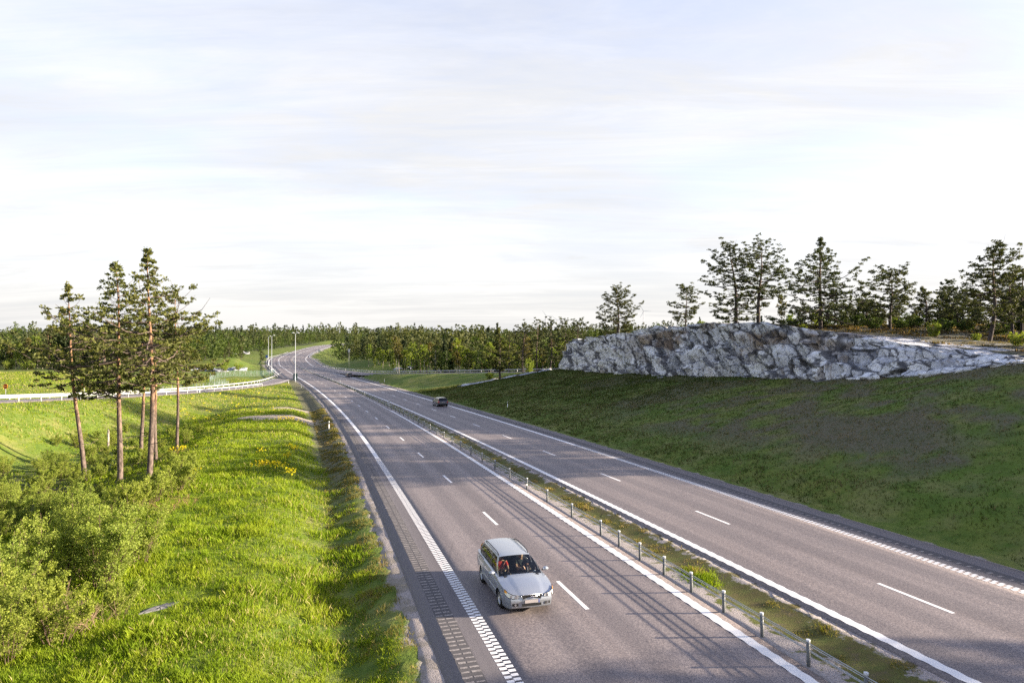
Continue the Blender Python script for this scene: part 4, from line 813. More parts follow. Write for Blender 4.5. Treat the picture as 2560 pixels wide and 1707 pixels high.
def car(name,paint,label,group,loc,rz,rear_glass=None,people=False,scale=1.0):
    root=empty(name,loc,rz); root.scale=(scale,)*3; tag(root,label,'car',group)
    rear_glass=rear_glass or M_glassd
    dr=[(-.02,.98),(-.98,-.03)]   # doors
    # ---- side skins
    ys=np.unique(np.round(np.concatenate([np.arange(-2.26,2.2601,.055),[a+e for d_ in dr for a in d_ for e in (-.007,.007)]]),4)); nz=17
    for side in (1,-1):
        body=MB(); doors=[MB(),MB()]
        Vg=np.zeros((len(ys),nz,3))
        for i,y in enumerate(ys):
            zb_=belt(y); zl=np.interp(y,[-2.26,-2.0,1.9,2.26],[.34,.19,.17,.24]); z=np.linspace(zl,zb_,nz); Vg[i,:,1]=y; Vg[i,:,2]=z
        for wy in WY:   # bring vertices near the arch onto the arch circle
            d=np.hypot(Vg[...,1]-wy,Vg[...,2]-WZ); m=(d<AR_+.03)&(d>AR_-.055); k=AR_/np.maximum(d,1e-6)
            Vg[...,1]=np.where(m,wy+(Vg[...,1]-wy)*k,Vg[...,1]); Vg[...,2]=np.where(m,WZ+(Vg[...,2]-WZ)*k,Vg[...,2])
        Vg[...,0]=hw(Vg[...,1],Vg[...,2])
        for wy in WY:   # flared lip
            d=np.hypot(Vg[...,1]-wy,Vg[...,2]-WZ); Vg[...,0]+=.018*np.exp(-((d-AR_)/.05)**2)
        Vg[...,0]*=side
        for i in range(len(ys)-1):
            for j in range(nz-1):
                q=[Vg[i,j],Vg[i+1,j],Vg[i+1,j+1],Vg[i,j+1]]; c_=np.mean(q,0)
                if any(np.hypot(c_[1]-wy,c_[2]-WZ)<AR_-.004 for wy in WY): continue
                mb=body
                for k,(a,b_) in enumerate(dr):
                    if a+.007<c_[1]<b_-.007 and c_[2]>.27: mb=doors[k]
                    elif (abs(c_[1]-a)<.0071 or abs(c_[1]-b_)<.0071) and c_[2]>.27: mb=None
                if mb is None: continue
                mb.add(q if side>0 else q[::-1],[(0,1,2,3)],0,True)
        for k,mb in enumerate(doors):
            d_=weld(mb.build('door',[paint],root)); yc=dr[k][0]+.14
            h=MB(); h.box((side*(float(hw(yc,.80))+.022),yc+.02,.80),(.022,.17,.026)); h.build('handle',[paint],d_,bevel=.006)
            tr=MB(); a,b_=dr[k]; tr.box((side*(float(hw((a+b_)/2,.47))+.006),(a+b_)/2,.47),(.016,(b_-a)-.04,.035)); tr.build('door_moulding',[paint],d_,bevel=.004)
        if side==1: bodyR=body
        else: bodyL=body
    b=MB(); b.v=list(bodyR.v);b.f=list(bodyR.f);b.m=list(bodyR.m);b.sm=list(bodyR.sm); b.add(bodyL.v,bodyL.f,0,True)
    # ---- bonnet and front face
    def hood(x,y):   # x in 0..1 of half width
        zb_=belt(y); cr=np.interp(y,[1.0,1.5,2.0,2.18,2.26],[.075,.085,.07,.03,.01]); return zb_+cr*(1-abs(x)**2.2)+.018*(abs(x)<.62)*sstep(.62,.50,abs(x))
    hy=np.array([y for y in ys if y>=.985]); hx=np.linspace(-1,1,25); Vh=[];
    for y in hy:
        for x in hx: Vh.append((x*float(hw(y,belt(y))),y+.05*(1-x*x)*sstep(1.9,2.26,y),float(hood(x,y))))
    n=len(hx); Fh=[(i*n+j,i*n+j+1,(i+1)*n+j+1,(i+1)*n+j) for i in range(len(hy)-1) for j in range(n-1)]
    # front face: rows from lip to bumper bottom
    b.add([v for v in Vh if v[1]>2.0 or True],[f for f in Fh if hy[f[0]//n]>=2.04],0,True)
    hmb=MB(); hmb.add(Vh,[f for f in Fh if hy[f[0]//n]<2.04],0,True); bon=weld(hmb.build('bonnet',[paint],root))
    zs=np.linspace(belt(2.26),.24,9); Vf=[]
    for k,z in enumerate(zs):
        for x in hx:
            bul=.05*(1-x*x)+.035*math.sin(max(0,min(1,(.62-z)/.22))*math.pi)*(1-.5*x*x)+.02*(z<.5)
            Vf.append((x*float(hw(2.26,z)),2.26+bul*(1 if k else 1)-(.05 if k==len(zs)-1 else 0),z+(.012*(1-x*x) if k==0 else 0)))
    b.add(Vf,[(k*n+j,(k+1)*n+j,(k+1)*n+j+1,k*n+j+1)[::-1] for k in range(len(zs)-1) for j in range(n-1)],0,True)
    # rear face: bumper and tailgate below the window
    zs=np.linspace(.34,.955,9); Vr=[]
    for k,z in enumerate(zs):
        for x in hx: Vr.append((x*float(hw(-2.26,z)),-2.26-.04*(1-x*x)-.045*(z<.60)*(z>.36)+.06*sstep(.8,.955,z),z))
    b.add(Vr,[(k*n+j,(k+1)*n+j,(k+1)*n+j+1,k*n+j+1) for k in range(len(zs)-1) for j in range(n-1)],0,True)
    # shoulder ledges from belt line to the foot of the side windows
    for side in (1,-1):
        yy_=[y for y in ys if y<=1.02]; V=[];F=[]
        for i,y in enumerate(yy_):
            x0=float(hw(y,belt(y)));V+=[(side*x0,y,float(belt(y))),(side*(x0-.035),y,float(belt(y))+.018),(side*(x0-.085),y,float(belt(y))+.016)]
            if i: a=3*(i-1);c_=3*i; F+=[(a,c_,c_+1,a+1),(a+1,c_+1,c_+2,a+2)]
        b.add(V,F if side<0 else [f[::-1] for f in F],0,True)
    body=weld(b.build('body',[paint],root))
    # ---- cabin
    def gside(t,v):   # t 0 rear..1 front along the glass, v 0 belt..1 roof edge
        y0,y1=-2.20,1.02; yr0,yr1=-1.93,.27; y=(y0+(y1-y0)*t)*(1-v)+(yr0+(yr1-yr0)*t)*v; xb=float(hw(y,belt(min(y,1.0))))-.085; 
        xt=.60-.05*abs(t-.45)**2*2; x=xb*(1-v)+xt*v+.045*math.sin(v*math.pi); z=float(belt(min(y,1.0)))*(1-v)+.016*(1-v)+(1.375+.03*(1-(2*t-1.1)**2))*v; return (x,y,z)
    def patch(t0,t1,v0,v1,side,mb,k=6,inset=0.0,mi=0):
        V=[];F=[];tt=np.linspace(t0,t1,k);vv=np.linspace(v0,v1,k)
        for a in tt:
            for c_ in vv: x,y,z=gside(a,c_); V.append((side*(x-inset),y,z))
        for i in range(k-1):
            for j in range(k-1): f=(i*k+j,(i+1)*k+j,(i+1)*k+j+1,i*k+j+1); F.append(f if side>0 else f[::-1])
        mb.add(V,F,mi,True)
    T=[0,.10,.135,.355,.385,.665,.70,.925,1.0]   # D pillar, window, C, window, B, window, A
    pil=MB()
    for side in (1,-1):
        patch(0,T[1],0,1,side,pil,mi=0); patch(T[7],1,0,1,side,pil,mi=0)
        patch(T[1],T[7],.90,1,side,pil,8,0,0); patch(T[1],T[7],0,.06,side,pil,8,0,1)
        for a,c_ in ((T[3],T[4]),(T[5],T[6])): patch(a,c_,.06,.90,side,pil,4,0.0,1)
        patch(T[1],T[2],.06,.90,side,pil,4,0,1)
        for a,c_ in ((T[2],T[3]),(T[4],T[5]),(T[6],T[7])): w_=MB(); patch(a,c_,.06,.90,side,w_,6,.012); weld(w_.build('side_window',[M_glasst if people else M_glassd],root))
        tl=MB(); patch(.002,.062,.06,.98,side,tl,7,-.012); tl.add([(side*(float(hw(-2.24,z))+.006),-2.245,z) for z in (.62,.78,.93)]+[(side*(float(hw(-2.02,z))+.006),-2.02,z) for z in (.66,.78,.93)]+[(side*(float(hw(-2.26,z))-.16),-2.335+.06*(z>.9),z) for z in (.62,.78,.93)],[(0,3,4,1),(1,4,5,2),(6,0,1,7),(7,1,2,8)]); tl.build('tail_light',[M_red],root)
        rr=MB(); pts=[]; 
        for a in np.linspace(.07,.93,13): x,y,z=gside(a,1); e=min(1,min(a-.07,.93-a)*12); pts.append((side*(x-.03),y,z+.012+.055*e))
        rr.tube(pts,.018,6); rr.build('roof_rail',[M_blackp],root)
    weld(pil.build('window_frame',[paint,M_blackp],root))
    rf=MB(); k1,k2=15,13; V=[]
    for a in np.linspace(0,1,k1):
        x0,y0,z0=gside(a,1)
        for c_ in np.linspace(-1,1,k2): V.append((x0*c_,y0+.10*(1-c_*c_)*sstep(.7,1,a),z0+.055*(1-c_*c_)**.8-.010*sstep(.85,1,a)))
    rf.add(V,[(i*k2+j,i*k2+j+1,(i+1)*k2+j+1,(i+1)*k2+j)[::-1] for i in range(k1-1) for j in range(k2-1)],0,True); weld(rf.build('roof',[paint],root))
    def screen(nm,t,m,off,v0=0.0,v1=1.0,bul=.13):
        w_=MB(); k=11; V=[]
        for v in np.linspace(v0,v1,9):
            x0,y0,z0=gside(t,v)
            for c_ in np.linspace(-1,1,k): V.append((x0*c_*.985,y0+off*(bul*(1-v*.35))*(1-c_*c_),z0+(.05*(1-c_*c_)*v)+(.045*(1-c_*c_)*(1-v) if off>0 else 0)))
        F=[(i*k+j,i*k+j+1,(i+1)*k+j+1,(i+1)*k+j) for i in range(8) for j in range(k-1)]; F=F if off<0 else [f[::-1] for f in F]; w_.add(V,F,0,True); return weld(w_.build(nm,[m],root))
    screen('windscreen',1.0,M_glass if people else M_glassd,1,.02,.985); screen('rear_window',0.0,rear_glass,-1,.10,.95,.05)
    cw=MB(); cw.box((0,1.09,.935),(1.25,.16,.02)); cw.build('cowl',[M_blackp],root)
    # wipers, washer jets, aerial
    for sx in (-.12,.42): wv=MB(); wv.tube([(sx,1.10,.972),(sx+.50*(1 if sx<0 else .9)-.55,1.02,1.0)],.011,5); wv.build('wiper',[M_blackp],root)
    # ---- wheels
    for wy in WY:
        for side in (1,-1):
            wr=empty('wheel',(side*.765,wy,WZ)); wr.parent=root; prof=[(.205,-.10),(.29,-.102),(.315,-.08),(.318,0),(.315,.08),(.29,.102),(.205,.10)]; ty=MB(); n_=28; V=[];F=[]
            for r_,x_ in prof:
                for q in range(n_): a=2*math.pi*q/n_; V.append((x_*side,r_*math.cos(a),r_*math.sin(a)))
            for i in range(len(prof)-1):
                for q in range(n_): F.append((i*n_+q,i*n_+(q+1)%n_,(i+1)*n_+(q+1)%n_,(i+1)*n_+q))
            ty.add(V,F,0,True); ty.build('tyre',[M_rubber],wr)
            rm=MB(); V=[];F=[]
            rp_=[(.207,.095),(.19,.088),(.178,.055),(.06,.07),(.035,.085),(0.001,.085)]
            for r_,x_ in rp_:
                for q in range(n_): a=2*math.pi*q/n_; V.append((x_*side,r_*math.cos(a),r_*math.sin(a)))
            for i in range(len(rp_)-1):
                for q in range(n_): F.append((i*n_+q,i*n_+(q+1)%n_,(i+1)*n_+(q+1)%n_,(i+1)*n_+q))
            hole=[(f) for k,f in enumerate(F)]; mi_=[1 if (2*n_<=k<3*n_ and (k%n_)%4 in(1,)) else 0 for k in range(len(F))]
            bb=len(rm.v); rm.v+=[tuple(v) for v in V]; rm.f+=F; rm.m+=mi_; rm.sm+=[False]*len(F); rm.build('rim',[M_alloy,M_blackp],wr)
            wl=MB(); V=[];F=[]   # arch liner
            for q in range(19): a=math.pi*q/18; 
            for q in range(19):
                a=math.pi*(q/18)*1.15-.24; V+=[(side*.86,wy+AR_*math.cos(a),WZ+AR_*math.sin(a)),(side*.52,wy+AR_*math.cos(a),WZ+AR_*math.sin(a))]
                if q: F.append((2*q-2,2*q-1,2*q+1,2*q))
            wl.add(V,F); wl.build('wheel_arch',[M_blackp],root)
    ub=MB(); ub.box((0,0,.26),(1.02,4.2,.14)); ub.box((0,-.02,.245),(1.56,2.0,.05)); ub.build('underbody',[M_blackp],root)
    # ---- front details
    for side in (1,-1):
        hl=MB(); # lamp wraps the corner
        P_=[(.47,2.345,.665),(.47,2.335,.585),(.735,2.205,.735),(.735,2.235,.60),(.775,2.03,.79),(.795,2.06,.655)]
        f=lambda p:(side*p[0],p[1]-.0,p[2]); c0=[f(p) for p in P_]
        V=[f((.45,2.325,.672)),f((.43,2.33,.590)),f((.64,2.298,.705)),f((.64,2.302,.575)),f((.768,2.175,.748)),f((.778,2.195,.60)),f((.828,1.95,.80)),f((.848,1.98,.67))]
        hl.add(V,[(0,1,3,2),(2,3,5,4),(4,5,7,6)] if side>0 else [(0,2,3,1),(2,4,5,3),(4,6,7,5)],0,True); h=hl.build('headlight',[M_lamp],root)
        fr_=MB(); fr_.tube([V[0],V[2],V[4],V[6],V[7],V[5],V[3],V[1],V[0]],.010,5); fr_.build('lamp_rim',[M_blackp],h)
        for (x_,y_,z_,r_) in ((.54,2.325,.632,.045),(.685,2.265,.650,.045)): q=MB(); q.tube([(side*x_,y_-.02,z_),(side*x_,y_+.012,z_)],r_,12); q.build('reflector',[M_chrome],h)
        q=MB(); q.add([f((.790,2.10,.770)),f((.800,2.115,.705)),f((.832,1.975,.797)),f((.853,1.995,.715))],[(0,1,3,2) if side>0 else (0,2,3,1)]); q.build('indicator',[M_amber],h)
        fg=MB(); fg.box((side*.555,2.288,.375),(.20,.05,.085),side*-.22); fl=fg.build('fog_light',[M_blackp],root); q=MB(); q.tube([(side*.555,2.305,.375),(side*.555,2.322,.375)],.036,12); q.build('reflector',[M_chrome],fl)
        mr=MB(); n_=10; V=[];F=[]   # door mirror: rounded shell
        for i in range(7):
            ph=-math.pi/2+math.pi*i/6
            for q_ in range(n_): a=2*math.pi*q_/n_; V.append((side*(.99+.115*math.cos(ph)*math.cos(a)),.80+.075*math.sin(ph)*1.0,1.0+.075*math.cos(ph)*math.sin(a)))
        for i in range(6):
            for q_ in range(n_): F.append((i*n_+q_,i*n_+(q_+1)%n_,(i+1)*n_+(q_+1)%n_,(i+1)*n_+q_))
        mr.add(V,F,0,True); mo_=mr.build('door_mirror',[paint],root); q=MB(); q.box((side*.90,.79,.955),(.10,.05,.03)); q.build('mirror_foot',[M_blackp],mo_)
    gr=MB(); gx_=[(-.31,.678),(.31,.678),(.35,.645),(.30,.535),(-.30,.535),(-.35,.645)]
    gr.add([(x,2.334+.012*(1-(x/.3)**2),z) for x,z in gx_],[tuple(range(6))[::-1]]); g=gr.build('grille',[M_blackp],root)
    q=MB(); q.tube([(x*1.03,2.340+.012*(1-(x/.3)**2),.605+(z-.605)*1.08) for x,z in gx_+[gx_[0]]],.012,6); q.build('grille_frame',[M_chrome],g)
    q=MB(); 
    q.add([(-.28,2.346,.60),(.28,2.346,.60),(.28,2.346,.608),(-.28,2.346,.608)],[(0,1,2,3)])
    q.build('grille_bars',[mat('grille_bar',(.05,.05,.055),.4,.5)] ,g)
    q=MB(); q.tube([(.27,2.356,.56),(-.27,2.356,.655)][::1],.013,6); q.build('diagonal_bar',[M_chrome],g)
    q=MB(); q.tube([(0,2.350,.607),(0,2.374,.607)],.044,20,0); q.tube([(0,2.3742,.607),(0,2.377,.607)],.031,20,1); q.box((0,2.3785,.607),(.05,.003,.010),0,2); q.tube([(.030,2.368,.637),(.056,2.368,.663)],.007,5,2); q.build('emblem',[M_chrome,mat('emblem_blue',(.02,.035,.12),.3),M_chrome],g)
    lg=MB(); lg.box((0,2.322,.355),(.66,.05,.075)); lg.build('lower_grille',[M_blackp],root)
    for nm,y,z,s_ in (('front_plate',2.375,.475,1),('rear_plate',-2.365,.78,-1)):
        q=MB(); q.box((0,y,z),(.50,.014,.105)); pl_=q.build(nm,[M_plate],root,bevel=.004); q=MB(); q.box((-.235*s_,y+.0085*s_,z),(.028,.003,.10)); q.build('plate_band',[M_plateb],pl_)
    hs=MB(); hs.box((0,-2.345,.865),(.62,.02,.03)); hs.build('tailgate_handle',[paint],root,bevel=.006)
    # ---- inside
    it=MB(); it.box((0,.86,.80),(1.42,.34,.22)); it.box((0,.72,.86),(1.40,.12,.10)); it.build('dashboard',[M_dash],root,bevel=.04)
    fl_=MB(); fl_.box((0,-.55,.36),(1.46,2.9,.04)); fl_.box((0,-1.70,.62),(1.40,.9,.5)); fl_.build('cabin_floor',[M_dash],root)
    for sx,sy in ((-.37,-.12),(.37,-.12),(-.37,-.98),(.37,-.98)):
        st=MB(); st.box((sx,sy+.03,.50),(.50,.52,.16)); st.box((sx,sy-.27,.80),(.50,.14,.58),0,0,Matrix.Rotation(-.28,3,'X').transposed().to_3x3().transposed()); st.box((sx,sy-.39,1.15),(.26,.10,.18)); st.build('car_seat',[M_seat],root,bevel=.04)
    sw=MB(); sw.tube([(-.37*-1+.18*math.cos(a),.50+.06*math.sin(a),.86+.17*math.sin(a)) for a in np.linspace(0,2*math.pi,20)],.014,6); sw.tube([(.20,.50,.86),(.54,.50,.86)],.018,5); sw.build('steering_wheel',[M_blackp],root) if False else None
    sw=MB(); sx=-.37; sw.tube([(sx+.18*math.cos(a),.47+.05*math.sin(a),.87+.17*math.sin(a)) for a in np.linspace(0,2*math.pi,20)],.014,6); sw.tube([(sx-.17,.47,.87),(sx+.17,.47,.87)],.018,5); sw.build('steering_wheel',[M_blackp],root)
    if people:
        q=MB(); q.add([gs_ for gs_ in ((-.56,.985,.985),(-.49,.995,.985),(-.49,.965,1.015),(-.56,.955,1.015))],[(0,1,2,3)]); q.build('windscreen_sticker',[M_sticker],root)
        q=MB(); q.box((0,.42,1.30),(.22,.03,.07)); q.build('rear_view_mirror',[M_blackp],root,bevel=.01)
    return root
def weld(o):
    m=o.modifiers.new('weld','WELD'); m.merge_threshold=.002; return o
# ---- people: one skinned surface each
def skinmesh(name,joints,edges,m,parent=None,sub=1):
    me=bpy.data.meshes.new(name); me.from_pydata([j[:3] for j in joints],edges,[]); me.materials.append(m); o=bpy.data.objects.new(name,me); C.objects.link(o)
    if parent: o.parent=parent
    md=o.modifiers.new('skin','SKIN'); md.use_smooth_shade=True
    for i,j in enumerate(joints): me.skin_vertices[0].data[i].radius=(j[3],j[4] if len(j)>4 else j[3])
    me.skin_vertices[0].data[0].use_root=True
    s=o.modifiers.new('sub','SUBSURF'); s.levels=sub; s.render_levels=sub; return o
M_skin=mat('skin',(.50,.29,.20),.55,Subsurface_Weight=.1); M_hair=mat('dark_hair',(.025,.017,.012),.6); M_hair2=mat('brown_hair',(.05,.03,.018),.6)
def hand(J,E,w_,d,side):
    """palm, four fingers and a thumb added to a skin skeleton from wrist index w_"""
    b=len(J); x,y,z=J[w_][:3]; d=Vector(d).normalized(); up=Vector((0,0,1)); l=d.cross(up).normalized()*side; dn=-up
    p=Vector((x,y,z)); pc=p+d*.055; J.append((*pc,.032,.018)); E.append((w_,b)); k=len(J)
    for q,(o_,L) in enumerate(((-.027,.068),(-.009,.078),(.009,.074),(.027,.058))):
        a=pc+l*o_+d*.040; m_=a+d*L*.45+dn*.012; e=a+d*L*.65+dn*.042; i=len(J); J+= [(*a,.0095),(*m_,.0085),(*e,.007)]; E+= [(b,i),(i,i+1),(i+1,i+2)]
    a=pc-l*.035; m_=a-l*.018+d*.025; e=m_+d*.028+dn*.012; i=len(J); J+=[(*a,.012),(*m_,.010),(*e,.008)]; E+=[(b,i),(i,i+1),(i+1,i+2)]
def person(car_,sx,label,shirt,hair,hands,belt_=None,look=0.0,sc_=1.0):
    # joints in car space; facing +y
    by=-.20
    J=[(sx,by,.62,.15,.13),(sx,by-.04,.82,.14,.11),(sx,by-.08,1.00,.165,.105),(sx,by-.07,1.07,.10,.08),(sx,by-.03,1.13,.052,.055),(sx+look*.01,by+.0,1.215,.072,.090),(sx+look*.02,by+.005,1.30,.060,.075)]
    E=[(0,1),(1,2),(2,3),(3,4),(4,5),(5,6)]
    n0=len(J); J+=[(sx+.01+look*.06,by+.105,1.215,.012)]; E+=[(5,n0)]
    for s_ in (1,-1): i=len(J); J+=[(sx+s_*.082,by-.005,1.22,.014)]; E+=[(5,i)]
    for s_,hd in ((1,hands[0]),(-1,hands[1])):
        i=len(J); sh=(sx+s_*.185,by-.06,1.015); wr=hd[:3]; el=((sh[0]+wr[0])/2+s_*.06,(sh[1]+wr[1])/2-.03,(sh[2]+wr[2])/2-.11)
        J+=[(*sh,.055),(*el,.042),(*wr,.027)]; E+=[(2,i),(i,i+1),(i+1,i+2)]; dd=np.array(wr)-np.array(el); hand(J,E,i+2,tuple(dd+np.array([0,.1,0])),s_)
    for s_ in (1,-1):
        i=len(J); J+=[(sx+s_*.10,by+.10,.63,.085),(sx+s_*.12,by+.48,.66,.062),(sx+s_*.11,by+.66,.42,.045)]; E+=[(0,i),(i,i+1),(i+1,i+2)]
    o=skinmesh('person',J,E,M_skin); o.location=car_.location; o.rotation_euler=car_.rotation_euler; tag(o,label,'person')
    Js=[(sx,by,.60,.168,.148),(sx,by-.04,.82,.158,.128),(sx,by-.08,1.00,.185,.122),(sx,by-.07,1.065,.105,.085)];Es=[(0,1),(1,2),(2,3)]
    for s_,hd in ((1,hands[0]),(-1,hands[1])):
        i=len(Js); sh=(sx+s_*.185,by-.06,1.015); wr=hd[:3]; el=((sh[0]+wr[0])/2+s_*.06,(sh[1]+wr[1])/2-.03,(sh[2]+wr[2])/2-.11); mid=tuple(np.array(sh)*.35+np.array(el)*.65); Js+=[(*sh,.068),(*mid,.056)]; Es+=[(2,i),(i,i+1)]
    skinmesh('shirt',Js,Es,shirt,o)
    Jt=[(sx,by,.60,.165,.14)];Et=[]
    for s_ in (1,-1): i=len(Jt); Jt+=[(sx+s_*.10,by+.12,.63,.098),(sx+s_*.12,by+.48,.66,.074),(sx+s_*.11,by+.66,.42,.058)]; Et+=[(0,i),(i,i+1),(i+1,i+2)]
    skinmesh('trousers',Jt,Et,mat('dark_trousers',(.02,.022,.03),.9),o)
    skinmesh('hair',[(sx,by-.045,1.20,.066,.055),(sx,by-.03,1.285,.088,.088),(sx,by+.03,1.325,.070,.055)],[(0,1),(1,2)],hair,o)
    for s_ in (1,-1): q=MB(); q.tube([(sx+s_*.028,by+.070,1.232),(sx+s_*.028,by+.088,1.232)],.010,8); q.build('eye',[M_blackp],o)
    q=MB(); q.tube([(sx-.022,by+.078,1.172),(sx+.022,by+.078,1.172)],.006,5); q.build('mouth',[mat('lips',(.35,.11,.09),.5)],o)
    if belt_:
        q=MB(); s_=belt_; q.tube([(sx+s_*.16,by+.01,1.10),(sx+s_*.02,by+.085,.90),(sx-s_*.15,by+.10,.66)],.022,5); q.build('seat_belt',[M_blackp],o)
    return o
def road_heading(s): return float(np.interp(s,SS,TH))
# local +y is the car's front; rz turns +y onto the travel direction
def put_car(name,paint,label,x,y,toward,**k):
    s,u=near_road([x],[y]); th=road_heading(s[0]); uu=float(u[0]); 
    zz=float(np.interp(s[0],SS,PZ)+cross(s[0],uu-float(shift(s[0])) if uu>1.5 else uu))
    rz=-th+(math.pi if toward else 0); g=k.pop('group',None); return car(name,paint,label,g,(x,y,zz),rz,**k)
c1=put_car('estate_car',M_silver,'silver estate car with roof rails driving towards the viewer, two people inside',.02,24.95,True,people=True)
person(c1,.37,'passenger in a red top with a dark seat belt in the silver car',mat('red_shirt',(.62,.03,.02),.8),M_hair,((.50,.22,.80),(.22,.24,.80)),-1,.5)
person(c1,-.37,'driver in dark clothes holding the steering wheel of the silver car',mat('dark_shirt',(.03,.035,.04),.85),M_hair2,((-.22,.40,.93),(-.52,.40,.93)),1,0)
put_car('estate_car',M_navy,'dark blue estate car seen from behind in the far right lane',-11.7,111.3,False)
put_car('estate_car',M_graphite,'distant dark car seen from behind near the right slip road',-54.3,227.3,False)
# ================================================================ street furniture
M_galv,t,b=newmat('galvanised_steel',.5,.5); b.inputs['Metallic'].default_value=.35
ob=N(t,'ShaderNodeTexCoord').outputs['Object']; n_=noi(t,ob,5,4,.7); t.links.new(mixc(t,wramp(n_,[.35,.65],[0,1],t),(.24,.25,.26),(.33,.34,.35)),b.inputs['Base Color'])
M_postw=mat('pale_post',(.50,.51,.52),.5,.2); M_galvd=mat('weathered_steel',(.125,.135,.14),.6,.3); M_railw=mat('pale_rail_steel',(.40,.41,.42),.5,.25); M_cap=mat('post_cap',(.52,.54,.56),.5)
M_white=mat('white_plastic',(.78,.78,.76),.55); M_blackr=mat('black_band',(.015,.015,.015),.6); M_cable=mat('steel_cable',(.40,.42,.44),.5,.4)
# ---- cable barrier in the median
bar=empty('cable_barrier',tuple(P(15,BRo,-.06))); tag(bar,'galvanised cable barrier with round posts running along the median','barrier')
def child(mb,name,mats,par,bevel=0):
    o=mb.build(name,mats,None,None,bevel); o.parent=par; o.matrix_parent_inverse=Matrix.Translation(par.location).inverted(); return o
pm=MB(); pm.tube([(0,0,-.3),(0,0,.745)],.052,12,0); pm.tube([(0,0,.70),(0,0,.765)],.058,12,1); pm.box((.058,0,.56),(.012,.03,.22),0,2); pm.tube([(0,0,-.05),(0,0,.02)],.085,12,0)
post=npmesh('post',np.array(pm.v),pm.f,[M_galvd,M_cap,M_blackr],pm.m,np.array(pm.sm))
px_s=list(np.arange(11.2,34.5,2.02))+list(np.arange(37.2,420,3.93)); px_s[6]-=.0
bl=Vector(bar.location)
for k,s in enumerate(px_s[:100]):
    p=Vector(P(s,BRo,-.07))-bl; o=link('post',post,bar,p); o.rotation_euler=(rng.normal()*.012,rng.normal()*.012,-road_heading(s)); 
    if k==14 or k==20: q=MB(); q.box((-.02,-.058,.34),(.10,.02,.10)); o2=q.build('reflector',[M_white],o)
if len(px_s)>100:
    q=MB(); 
    for s in px_s[100:]: p=Vector(P(s,BRo,-.07))-bl; q.tube([tuple(p),tuple(p+Vector((0,0,.75)))],.05,5)
    tag(q.build('far_posts',[M_galvd],bar),kind='stuff')
for k,h in enumerate((.70,.60,.52,.44)):
    q=MB(); off_=.035*(1 if k%2 else -1); pts=[Vector(P(s,BRo+off_,h-.07-.012*math.sin(s*1.55)**2))-bl for s in np.arange(11.2,560,2.0)]; q.tube([tuple(p) for p in pts],.014,4); q.build('cable',[M_cable],bar)
# ---- steel guardrails
def guardrail(name,pts,label,group,spacing=4.0,side=1,m=M_railw,double=True,h=.72,maxp=100):
    """pts (k,3) ground line; beam faces to the right of travel when side=1"""
    pts=np.asarray(pts,float); seg=np.linalg.norm(np.diff(pts[:,:2],axis=0),axis=1); cum=np.concatenate([[0],np.cumsum(seg)]); L=cum[-1]
    root=empty(name,tuple(pts[0])); tag(root,label,'guardrail',group); o0=pts[0]
    ip=lambda d:np.array([np.interp(d,cum,pts[:,i]) for i in range(3)])
    def nrm(d): a=ip(max(0,d-1));b_=ip(min(L,d+1));v=(b_-a)[:2];v/=np.linalg.norm(v)+1e-9; return np.array([v[1],-v[0],0])*side
    prof=[(0,-.125),(.03,-.115),(.065,-.07),(.02,-.025),(.0,0),(.02,.025),(.065,.07),(.03,.115),(0,.125)]
    V=[];F=[];ds=np.arange(0,L+.1,2.0)
    for i,d in enumerate(ds):
        p=ip(d);n=nrm(d)
        for a,b_ in prof: q=p-o0+n*(.06+a); V.append((q[0],q[1],q[2]+h-.16+b_))
        if i:
            for j in range(8): F.append(((i-1)*9+j,i*9+j,i*9+j+1,(i-1)*9+j+1))
    q=MB(); q.add(V,F,0,True); be=q.build('rail_beam',[m],root); sf=be.modifiers.new('thick','SOLIDIFY'); sf.thickness=.012
    pq=MB(); pq.box((0,0,h/2-.2),(.10,.08,h+.36)); pme=npmesh('post',np.array(pq.v),pq.f,[M_postw if m is M_railw else m])
    for k,d in enumerate(np.arange(.5,L,spacing)):
        if k>=maxp: break
        p=ip(d)-o0; n=nrm(d); o=link('post',pme,root,tuple(p)); o.rotation_euler=(0,0,math.atan2(n[1],n[0]))
    return root
def off_line(pl,nrm,u,dz=.0): return np.stack([pl[:,0]+nrm[:,0]*u,pl[:,1]+nrm[:,1]*u,pl[:,2]+dz],1)
# nrm points right of the direction of pl (which runs toward the viewer on the left ramp => left in the photo)
lg1=off_line(RL,nL,-3.55); lg2=off_line(RL,nL,3.55)
cutA=lambda pl,ylo,yhi: pl[(pl[:,1]<yhi)&(pl[:,1]>ylo)]
guardrail('guardrail',cutA(lg1,35,172),'white guardrail on the near side of the slip road, in front of the meadow','guardrails beside the left slip road',4.0,1)
guardrail('guardrail',cutA(lg2,35,262),'white guardrail on the far side of the slip road curving into the highway','guardrails beside the left slip road',4.0,-1)
ss=np.arange(262,330,3.); guardrail('guardrail',np.array([P(s,ALo-widL(s)-.35) for s in np.arange(248,560,4.)]),'grey guardrail along the outside of the far left bend','guardrails at the far bend',4.0,1,M_galv)
rg1=off_line(RR,nR,-3.75)
guardrail('guardrail',rg1,'pale guardrail with white posts behind the slip road right of the highway','guardrails at the far bend',4.0,1)
guardrail('guardrail',np.array([P(s,ARo+widR(s)+.3) for s in np.arange(322,640,4.)]),'grey guardrail along the inside of the far right bend','guardrails at the far bend',4.0,-1,M_galv)
